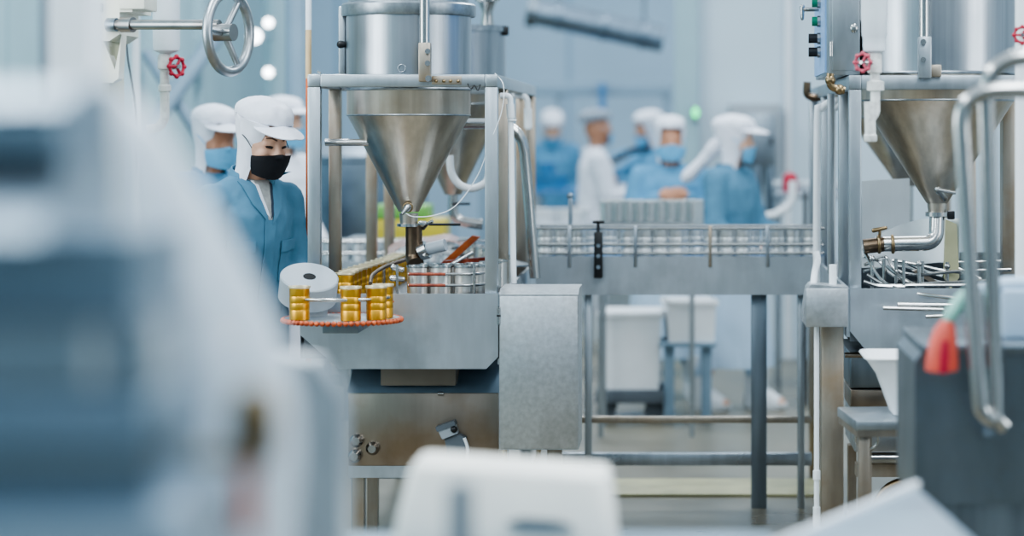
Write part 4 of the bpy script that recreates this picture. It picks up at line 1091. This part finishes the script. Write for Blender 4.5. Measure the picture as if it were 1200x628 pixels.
MB().lathe([(.24,2.19),(.26,2.19),(.26,2.23),(.01,2.25)],(cx2,cy2,0),40).build('lid','steel_rim',t)
MB().cyl((cx2,cy2,Z(217,cy2)),(cx2,cy2,TB2+.15),.03).build('outlet_pipe','pipe',t)
# plate and panel in front of the rear hopper
d=9.2
solo(MB().prism([(X(1010,d),TB2),(X(1066,d),TB2),(X(1066,d),Z(209,d)),(X(1010,d),Z(212,d))],d,d+.02),'splash_panel','satin','flat steel splash panel standing between the posts of the right machine','panel',P(1038,330,d))
d=8.55
solo(MB().grid(lambda u,v:Vector((X(1008+113*u,d),d+.10*math.cos((u-.4)*2.4)-.1,(Z(287-32*math.sin(min(1,u*1.25)*PI/2),d))*(1-v)+Z(313-10*u*u,d)*v)),20,5,.004),'guide_plate','satin','curved bright steel guide plate below the right nozzle','plate',P(1060,330,d))
solo(MB().prism([(X(1112,8.5),TB2+.02),(X(1122,8.5),TB2+.06),(X(1119,8.5),Z(262,8.5)),(X(1106,8.5),Z(256,8.5)),(X(1104,8.5),TB2+.06)],8.44,8.47),'guide_end_plate','cream_dark','pale end plate at the right edge of the curved guide plate','plate',P(1112,330,8.47))
# guide rails over the right table
t=thing('can_guide','tangle of bent steel guide rails over the right machine table','rail',(X(1070,8.2),8.2,TB2))
rl=[[(1012,302,8.6),(1045,305,8.55),(1075,310,8.5),(1100,316,8.45),(1130,320,8.4)],[(1012,318,8.5),(1040,312,8.55),(1066,314,8.5),(1092,328,8.4),(1115,333,8.35)],[(1012,292,8.3),(1022,312,8.2),(1035,330,8.1),(1058,340,8.03),(1090,346,7.97),(1122,350,7.95)],
    [(1012,300,8.35),(1030,306,8.4),(1040,318,8.35),(1060,330,8.3),(1090,332,8.25),(1170,328,8.2)],
    [(1014,310,8.3),(1036,300,8.5),(1050,316,8.4),(1075,322,8.3),(1120,318,8.3),(1185,316,8.3)],
    [(1040,312,8.25),(1055,324,8.15),(1075,336,8.1)],
    [(1016,322,8.12),(1040,334,8.1),(1080,334,8.1),(1170,334,8.08)],
    [(1060,306,8.6),(1085,318,8.5),(1105,324,8.45)],[(1080,306,8.6),(1120,308,8.55),(1185,306,8.5)],
    [(1085,300,8.7),(1125,316,8.6),(1150,328,8.5)],[(1012,330,8.06),(1030,335,8.06),(1060,336,8.06)]]
for q in rl: MB().tube([P(*a) for a in q],.0058,8,5).build('guide_bar','pipe',t)
for px,dd in ((1022,8.2),(1036,8.35),(1050,8.3),(1059,8.1),(1077,8.15),(1081,8.3),(1110,8.4),(1135,8.3),(1160,8.3)):
    MB().cyl((X(px,dd),dd,TB2),(X(px,dd),dd,Z(303+ (px%7),dd)),.0065,n=10).build('rail_post','pipe',t)
for px,dd,py in ((1022,8.2,303),(1077,8.15,309),(1110,8.4,312),(1050,8.3,318)): MB().ball(P(px,py,dd),.011,n=10).build('rail_clamp','pipe',t)
MB().prism([(X(1070,8.3),Z(318,8.3)),(X(1076,8.3),Z(316,8.3)),(X(1106,8.3),Z(334,8.3)),(X(1100,8.3),Z(337,8.3))],8.3,8.36).build('worn_slide','pan',t)
t=thing('push_rods','pair of horizontal steel rods fixed on the right machine front panel','rod',P(1080,360,7.95))
MB().cyl(P(1052,357,7.93),P(1130,358,7.93),.007).build('rod','pipe',t)
MB().bends([P(1035,361,7.92),P(1108,363,7.92),P(1108,370,7.92),P(1085,371,7.92)],.006,.02).build('rod','pipe',t)
MB().box(X(1120,7.95),X(1130,7.95),7.92,7.99,Z(366,7.95),Z(352,7.95)).build('rod_bracket','steel',t)
# bracket pole
d=7.985
t=thing('lift_pole','steel pole in a two-bolt bracket on the front rail of the right machine','pole',P(1083,78,d))
MB().cyl(P(1083,50,d),P(1083,-30,d),.0165,n=24).build('pole','pipe',t)
br=MB().box(X(1076,d),X(1091,d),d-.02,d+.02,Z(92,d),Z(43,d),.004).build('bracket','frame',t)
for py in (49,70): MB().cyl(P(1082,py,d-.02),P(1082,py,d-.034),.0095,n=14).build('bolt','pipe',br)
MB().box(X(1090,d),X(1103,d),d-.006,d+.02,Z(90,d),Z(76,d),.002).build('side_tab','frame_tan',t)
# switch cabinet on the left rail
yf=8.13; cx0,cx1=X(971,yf),X(1008,yf); yb=8.92; zb_=z1+.003
t=thing('switch_cabinet','steel switch cabinet with blue button panel on the left rail of the right machine','cabinet',((cx0+cx1)/2,(yf+yb)/2,zb_))
MB().box(cx0,cx1,yf,yb,zb_,2.2,.004).build('cabinet_body','frame',t)
dd=MB().box(X(975,yf),cx1-.002,yf-.01,yf,zb_+.015,2.19,.003).build('door','frame',t)
MB().cyl((X(974,yf),yf-.012,Z(66,yf)),(X(974,yf),yf-.012,Z(49,yf)),.006).build('hinge','pipe',dd)
MB().ball(P(1001,33,yf-.012),.013,(1,.5,1.3),n=10).build('door_lock','pipe',dd)
MB().box(cx0-.006,cx0,yf+.12,yb-.02,zb_+.012,2.18).build('button_panel','blue_panel',t)
def btn(py,y,mat,l=.03):
    q=Vector((cx0-.006,y,Z(py,y)))
    o=MB().cyl(q,q+Vector((-.012,0,0)),.021,n=18).build('button_collar','pipe',t)
    MB().cyl(q+Vector((-.012,0,0)),q+Vector((-l,0,0)),.017,n=18).build('button_cap',mat,o)
btn(3,8.5,'green_button'); btn(25,8.5,'green_button'); btn(45,8.5,'black',.042); btn(61,8.5,'black',.042)
h=MB().cyl((cx0-.006,8.6,Z(11,8.6)),(cx0-.065,8.6,Z(11,8.6)),.008).build('handle_stem','pipe',t)
MB().capsule((cx0-.065,8.6,Z(8,8.6)),(cx0-.065,8.6,Z(22,8.6)),.009,.006).build('handle_grip','pipe',h)
# pipes and hoses beside the cabinet
d=7.98
t=thing('pipe_fitting','tarnished pipe fitting under the switch cabinet','fitting',P(974,104,d))
MB().bends([P(973,86,d),P(972,102,d),P(990,106,d)],.013,.03).build('fitting_pipe','brass',t)
for q in (P(973,94,d),P(984,105,d)): MB().ball(q,.018,n=12).build('fitting_nut','brass',t)
d=9.9
solo(MB().bends([P(946,96,d),P(945,111,d),P(953,115,d),P(962,114,d)],.016,.04),'drain_elbow','pipe_brown','tarnished elbow pipe sticking out left of the right stand','pipe',P(953,113,d))
d=8.9
t=thing('white_hose','two white hoses arching down from under the switch cabinet','hose',P(965,150,d))
MB().tube([P(984,117,d),P(972,120,d),P(962,128,d),P(958,142,d),P(957,330,d)],.0135,12).build('hose_run','pvc',t)
MB().tube([P(986,120,d),P(979,127,d),P(976,138,d),P(976,330,d)],.011,12).build('hose_run','pvc',t)
# junction box and conduits
d=7.86
x0,x1=X(944.5,d),X(993.5,d)
t=thing('junction_box','small grey steel junction box left of the right machine table','box',((x0+x1)/2,d+.1,Z(383,d)))
MB().prism([(x0-.012,Z(376,d)),(x0,Z(383,d)),(x1,Z(383,d)),(x1,Z(337,d)),(x0+.018,Z(333,d)),(x0+.004,Z(338,d))],d+.001,d+.155).build('box_body','tableb',t)
MB().box(x0,x1,d-.006,d+.003,Z(383,d),Z(338,d),.002).build('box_cover','tableb',t)
t=thing('white_conduit','thin white conduit running down from the small junction box to the floor','pipe',(X(957,d+.08),d+.08,0))
MB().cyl((X(957,d+.08),d+.08,.25),(X(957,d+.08),d+.08,Z(383,d+.08)),.0085).build('conduit','pvc',t)
MB().cyl((X(957,d+.08),d+.08,0),(X(957,d+.08),d+.08,.27),.012).build('conduit_foot','pvc',t)
MB().cyl((X(957,d+.08),d+.08,.36),(X(957,d+.08),d+.08,.39),.012).build('conduit_joint','pvc',t)
solo(MB().tube([P(956,295,d+.12),P(958,305,d+.12),P(955,318,d+.12),P(953,333,d+.1)],.011,12),'cable_sleeve','pvc','short white cable sleeve entering the top of the junction box from the left','cable',P(953,333,d+.1))
solo(MB().cyl(P(976,310,d+.1),P(976,336,d+.1),.0125),'short_conduit','pvc','short straight white conduit on top of the junction box','pipe',P(976,336,d+.1))
# lagged pipe with pink valve
d=7.6
t=thing('lagged_pipe','white lagged pipe with a faded red valve wheel and u-bend before the right hopper','pipe',P(1024,160,d))
MB().lathe([(.02,0),(.034,.006),(.036,.02),(.0365,.05),(.0395,.055),(.0405,.10),(.0425,.105),(.043,.6)],P(1024.5,62,d),28).build('lagging','lagging',t)
MB().cyl((X(1024.5,d)-.043,d,Z(62,d)+.63),(4.5,d,Z(62,d)+.63),.043).build('feed_pipe','lagging',t)
MB().bends([P(1025,60,d),P(1026,132,d),P(1020,140,d-.015),P(1019,128,d-.03)],.0155,.03).build('pipe','pvc_dirty',t)
MB().lathe([(.02,0),(.023,.003),(.023,.06),(.02,.064)],P(1025,86,d),20).build('valve_body','pvc_dirty',t)
MB().lathe([(.018,0),(.027,.003),(.027,.03),(.018,.034)],P(1026,107,d),6).build('union_nut','pvc_dirty',t)
MB().bends([P(1019,119,d-.03),P(1020,160,d-.03)],.0175).build('spout','pvc_dirty',t)
MB().lathe([(.019,0),(.021,.003),(.021,.02),(.018,.023)],P(1020,166,d-.03),20).build('spout_end','pvc_dirty',t)
MB().cyl(P(1024,73,d-.01),P(1012,73,d-.03),.01).build('stem','pipe',t)
M['faded_red']=paint('faded_red_paint','#c8596c',.5,.3,30)
valve(t,P(1011,73,d-.04),(-.55,-.83,0),.033,mat='faded_red')
# second red valve at the far right edge
d=7.5
t=thing('white_pipe','white pipe with a red valve at the right edge of the view','pipe',(X(1196,d),d,0))
MB().cyl((X(1197,d),d,0),(X(1197,d),d,2.2),.02).build('pipe_run','pvc',t)
valve(t,P(1198,41,d-.05),(0,-1,0),.03)
# machinery below the right table
d=8.35
t=thing('drive_housing','grey drive housing with a round pulley guard under the right table','machine',(X(1050,d),d+.3,0))
MB().box(X(996,d),X(1180,d),d,d+.6,Z(455,d),Z(414,d),.006).build('upper_case','dark_steel',t)
MB().box(X(996,d),X(1046,d),d-.02,d+.3,Z(478,d),Z(456,d),.004).build('side_tray','pan',t)
MB().box(X(1004,d),X(1190,d),d+.12,d+.6,Z(535,d),Z(456,d),.006).build('lower_case','table',t)
MB().cyl(P(1020,537,d),P(1130,537,d),.022).build('drain_pipe','pipe',t)
MB().box(X(1004,d),X(1190,d),d+.02,d+.1,Z(560,d),Z(545,d)).build('cross_member','frame_tan',t)
MB().torus(P(1062,600,d+.05),(0,1,0),.105,.016,n=40).build('pulley_guard','brass',t)
MB().cyl(P(1062,600,d+.1),P(1062,600,d+.06),.098,n=40).build('pulley','hole',t)
for px in (1006,1184): MB().box(X(px-5,d),X(px+5,d),d+.3,d+.36,0,Z(535,d)).build('leg','frame_tan',t)
# side table with white tub
t=thing('side_table','small steel table with square legs in front of the right machine','table',(.68,7.5,0))
zt=Z(493,7.3); x0=X(1003,7.3); R_=Matrix.Translation((x0,7.3,0))@Matrix.Rotation(math.radians(5),4,'Z')
MB().box(0,.36,0,.37,zt-.03,zt,.003).xf(R_).build('table_top','frame',t)
MB().box(.004,.356,.004,.366,zt-.05,zt-.03).xf(R_).build('apron','frame_tan',t)
for a,b in ((.012,.02),(.065,.30),(.31,.02),(.31,.30)): MB().box(a,a+.034,b,b+.034,0,zt-.05,.002).xf(R_).build('leg','frame_tan',t)
MB().torus(P(1016,514,7.5),(.2,1,.2),.035,.004,n=24).build('hanging_ring','pipe',t)
q=R_@Vector((.245,.18,zt))
t=thing('white_tub','white plastic tub with a flared rim standing on the small steel table','tub',q)
def rrect(a,b,z,k=6,rr=.25):
    out=[]
    for cxs,cys,a0 in ((1,1,0),(-1,1,PI/2),(-1,-1,PI),(1,-1,PI*1.5)):
        R=min(a,b)*rr
        for i in range(k+1):
            an=a0+PI/2*i/k; out.append((cxs*(a-R)+R*math.cos(an),cys*(b-R)+R*math.sin(an),z))
    return out
def tub(ma,secs,rr=.25):
    rings=[[ma.bm.verts.new(p) for p in rrect(a,b,z,6,rr)] for a,b,z in secs]; ma.skin(rings); return ma
H=.185
tub(MB(),[(.10,.085,.001),(.105,.09,.004),(.145,.125,H*.62),(.15,.13,H*.66),(.185,.145,H*.93),(.19,.15,H*.95),(.19,.15,H),(.182,.142,H),(.14,.12,H*.6),(.095,.08,.01)]).xf(Matrix.Translation(q)).build('tub_body','white_plastic',t)
MB().tube([q+Vector(p) for p in rrect(.191,.151,H-.004)],.005,8,1,True).build('rim','white_plastic',t)

# ------------------------------------------------------------------ near right: bin trolley, brush, table corner
d=6.0; x0=X(1072,d)
t=thing('bin_trolley','dark steel bin trolley with tall bent tube handles at the right front','trolley',(x0+.4,d+.25,0))
zt=Z(412,d)
MB().prism([(x0,Z(590,d)),(x0,Z(424,d)),(x0+.02,zt),(x0+1.0,zt),(x0+1.0,Z(590,d))],d,d+.5).build('bin_body','bin',t)
MB().box(x0+.015,x0+1.0,d-.012,d+.512,zt-.004,zt+.02,.006).build('bin_rim','dark_steel',t)
MB().box(x0+.05,x0+.95,d+.03,d+.47,.13,Z(590,d)).build('bin_base','dark_steel',t)
for x in (x0+.1,x0+.85):
    for y in (d+.08,d+.42): MB().cyl((x-.015,y,.065),(x+.015,y,.065),.065).build('castor','black',t)
dh=5.8
tb=MB().bends([P(1166,494,dh),P(1150,484,dh),P(1144,420,dh),P(1124,108,dh),P(1232,104,dh),P(1240,420,dh)],.0205,.085,14,7).build('handle_tube','pipe',t)
MB().bends([P(1176,500,dh+.04),P(1166,490,dh+.03),P(1166,440,dh+.03),P(1154,70,dh+.03),P(1250,64,dh+.03),P(1262,440,dh+.03)],.0205,.095,14,7).build('handle_tube','pipe',t)
MB().cyl(P(1158,505,dh),P(1158,505,d),.014).build('handle_bracket','dark_steel',t)
MB().cyl(P(1240,420,dh),P(1240,420,d),.014).build('handle_bracket','dark_steel',t)
MB().cyl(P(1262,438,dh+.03),P(1262,438,d),.014).build('handle_bracket','dark_steel',t)
d=5.84
t=thing('brush','coral red brush head with a pale teal handle hung on the dark bin','brush',P(1104,432,d))
b=MB(); b.loft([(Z(434,d),X(1103.5,d),d,.040,.03),(Z(425,d),X(1104,d),d,.041,.034),(Z(400,d),X(1105,d),d,.034,.030),(Z(384,d),X(1108,d),d,.025,.022),(Z(374,d),X(1111,d),d,.012,.014)],24)
wrinkle(b,.003,25).build('brush_head','coral',t)
MB().loft([(Z(436,d),X(1104,d),d-.031,.011,.004),(Z(415,d),X(1105,d),d-.033,.012,.004),(Z(398,d),X(1106,d),d-.03,.008,.003)],12).build('groove','red',t)
MB().tube([P(1109,380,d),P(1116,366,d),P(1126,352,d+.02),P(1140,338,d+.06)],[.013,.017,.018,.013],12).build('brush_handle','teal',t)
solo(MB().tube([P(1152,343,6.2),P(1170,336,6.2),P(1215,334,6.2)],.03,14,6,flat=.8).box(X(1172,6.2),X(1212,6.2),6.15,6.25,zt+.02,Z(338,6.2),.01),'folded_cloth','cloth_apron','pale blue folded cloth draped on the right end of the dark bin','cloth',(X(1190,6.2),6.2,zt+.02))
# corner of a near steel table
zc=.768
t=thing('steel_chute','pale steel table corner pointing away at the bottom right','table',(.45,4.5,0))
MB().prism([(.4803,5.0),(.30,4.59),(.12,4.18),(.0,3.9),(.55,3.9),(.518,4.385)],zc-.012,zc,'z').build('chute_plate','house_dark',t)
MB().prism([(.4803,5.0),(.0,3.9),(.012,3.9),(.49,4.985)],zc,zc+.012,'z').build('raised_edge','white',t)
for x,y in ((.10,3.95),(.5,3.95),(.46,4.8)): MB().box(x-.02,x+.02,y-.02,y+.02,0,zc-.012).build('leg','dark_steel',t)

# ------------------------------------------------------------------ near middle: trolley with white tub, post
t=thing('flat_trolley','low grey steel trolley under the near white tub','trolley',(-.35,4.4,0))
zd=Z(622,4.72)
MB().box(X(395,4.72),X(905,4.72),4.05,4.72,zd-.03,zd,.008).build('deck','house_dark',t)
for x in (X(400,4.72),X(880,4.72)):
    for y in (4.1,4.66): MB().box(x-.02,x+.02,y-.02,y+.02,.1,zd-.03).build('leg','dark_steel',t)
for x in (X(400,4.72),X(880,4.72)):
    for y in (4.1,4.66): MB().cyl((x-.015,y,.055),(x+.015,y,.055),.055).build('castor','black',t)
d=4.35
q=Vector((X(588,d),d+.13,zd))
t=thing('white_tub','large ivory white plastic tub with a slot handle at the bottom centre','tub',q)
hh=Z(556,d)-zd
tub(MB(),[(.205,.135,.001),(.207,.137,.006),(.195,.128,hh*.5),(.182,.118,hh*.93),(.176,.112,hh),(.168,.104,hh*1.0),(.16,.1,hh*.98)],.3).xf(Matrix.Translation(q)@Matrix.Rotation(.07,4,'Y')).build('tub_body','warm_plastic',t)
MB().prism([(X(592,d-.03),Z(611,d)),(X(612,d-.03),Z(606,d)),(X(652,d-.03),Z(609,d)),(X(672,d-.03),Z(616,d)),(X(640,d-.03),Z(619,d)),(X(605,d-.03),Z(617,d))],d-.02,d+.02).build('handle_slot','dark_steel',t)
d=3.1
t=thing('slim_post','slim dark steel post standing right at the front, before the ivory tub','post',(X(538,d),d,0))
MB().box(X(524,d),X(552,d),d,d+.03,0,Z(566,d),.003).build('post_tube','dark_steel',t)
MB().box(X(505,d),X(571,d),d-.04,d+.07,0,.012,.003).build('foot_plate','dark_steel',t)

# ------------------------------------------------------------------ near left: large steel housing with plastic hood
d=2.2
def ZZ(py): return Z(py,d)
t=thing('steel_housing','large blurred grey steel machine housing filling the left foreground','machine',(X(70,d),2.5,0))  # two steel tones put its bright and dim reflected bands into colour
xa=X(-220,d)
BK=2.42
def XB(px): return X(px,BK)          # right edges judged at the back of the housing
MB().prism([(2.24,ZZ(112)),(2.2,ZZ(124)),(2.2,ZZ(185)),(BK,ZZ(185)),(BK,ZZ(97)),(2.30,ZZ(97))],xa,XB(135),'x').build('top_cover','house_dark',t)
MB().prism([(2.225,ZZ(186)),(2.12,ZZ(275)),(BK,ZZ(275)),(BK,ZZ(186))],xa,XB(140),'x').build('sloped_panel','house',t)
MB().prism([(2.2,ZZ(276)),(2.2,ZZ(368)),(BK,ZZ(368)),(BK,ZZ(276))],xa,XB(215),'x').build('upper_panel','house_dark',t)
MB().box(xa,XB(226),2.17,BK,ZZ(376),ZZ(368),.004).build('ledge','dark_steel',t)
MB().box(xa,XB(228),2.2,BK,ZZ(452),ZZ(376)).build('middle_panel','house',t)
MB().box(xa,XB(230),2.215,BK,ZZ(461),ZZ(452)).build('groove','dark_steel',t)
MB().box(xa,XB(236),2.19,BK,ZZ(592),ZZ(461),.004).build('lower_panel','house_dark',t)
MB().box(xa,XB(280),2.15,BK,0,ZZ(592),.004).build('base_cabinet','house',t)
for px in (112,190): MB().box(X(px-7,d),X(px+7,d),2.185,2.2,ZZ(450),ZZ(378),.003).build('pull_strip','white',t)  # white strips paint lighter upright reflections on the panel
# draped plastic hood over its right side
cxh,cyh=X(95,2.75),2.82
arc=[(130,92),(160,118),(190,150),(222,200),(252,250),(282,302),(312,360),(335,415),(347,470),(350,530),(346,580),(342,640),(338,760),(336,1100),(334,1820)]
def hoodf(u,v):
    a=-PI*.70+u*PI*1.05
    k=v*(len(arc)-1); i=min(int(k),len(arc)-2); f=k-i
    px=arc[i][0]*(1-f)+arc[i+1][0]*f; py=arc[i][1]*(1-f)+arc[i+1][1]*f
    dd=2.62; px=95+(px-95)*1.0; rr=(X(px,dd)-X(95,dd)); fold=1+.012*math.sin(a*14)*v
    return Vector((X(95,dd)+rr*fold*math.cos(a), dd+.62*rr*fold*math.sin(a)+.25*(1-v)*0, Z(py,dd)))
solo(MB().grid(hoodf,60,34),'plastic_cover','sheet','translucent white plastic cover draped over the right side of the near housing','cover',(X(120,2.62),2.62,Z(640,2.62)))
# brass valve glimpsed by the cover
d=2.3
t=thing('brass_valve','small amber brass valve with shiny round cap low beside the near housing','valve',P(300,560,d))
MB().lathe([(.012,0),(.02,.01),(.024,.05),(.018,.07),(.015,.075)],P(298,545,d),24).build('valve_body','brass',t)
MB().ball(P(298,500,d),.017).build('round_cap','pipe',t)
MB().cyl(P(290,628,d),P(288,545,d),.009).build('valve_stem','orange_pole',t)
MB().cyl(P(298,535,d),P(225,535,d),.008).build('side_pipe','brass',t)
# grey bin with sloped shoulder behind the cover
d=3.75
solo(MB().prism([(X(300,d),0),(X(398,d),0),(X(398,d),Z(470,d)),(X(366,d),Z(425,d)),(X(300,d),Z(415,d))],d,d+.12),'sloped_bin','frame','blue-grey steel bin with a sloped shoulder right of the near plastic cover','bin',(X(355,d),d+.17,0))

# ------------------------------------------------------------------ light, world, camera
wd=bpy.data.worlds.new('World'); sc.world=wd; wd.use_nodes=True
bg=wd.node_tree.nodes['Background']; bg.inputs['Color'].default_value=(.74,.89,1,1); bg.inputs['Strength'].default_value=1.15
def area(n,loc,rot,sx,sy,e,col=(.9,.96,1)):
    l=bpy.data.lights.new(n,'AREA'); l.shape='RECTANGLE'; l.size=sx; l.size_y=sy; l.energy=e; l.color=col
    o=bpy.data.objects.new(n,l); COL.objects.link(o); o.location=loc; o.rotation_euler=rot; return o
for i,(x,y) in enumerate([(-2.2,2.5),(1.2,3.5),(-2.2,7.0),(1.3,7.0),(-2,12),(1.2,12),(-1.8,17.5),(1.6,18)]):
    area('ceiling_lamp',(x,y,4.4),(0,0,0),.7,2.4,95)
area('window_light',(-3.6,6.5,2.2),(0,math.radians(-90),0),1.6,2.2,70,(.95,.98,1))  # added unseen side lights for streaks on the steel, no windows there
area('window_light',(4.1,5.5,2.2),(0,math.radians(90),0),1.6,2.0,60,(.95,.98,1))
cam=bpy.data.cameras.new('Camera'); co=bpy.data.objects.new('Camera',cam); COL.objects.link(co)
co.location=(0,0,CAMH); co.rotation_euler=(PI/2,0,0)
cam.sensor_width=36; cam.lens=85; cam.sensor_fit='HORIZONTAL'
cam.shift_x=-(VX-600)/1200; cam.shift_y=(VY-314)/1200
cam.dof.use_dof=True; cam.dof.focus_distance=8.35; cam.dof.aperture_fstop=1.28
cam.clip_end=100; cam.clip_start=.05
sc.camera=co
sc.view_settings.view_transform='AgX'; sc.view_settings.look='AgX - Medium High Contrast'; sc.view_settings.exposure=.12; sc.view_settings.gamma=1
sc.cycles.use_denoising=True
sc.cycles.max_bounces=8; sc.cycles.sample_clamp_indirect=6
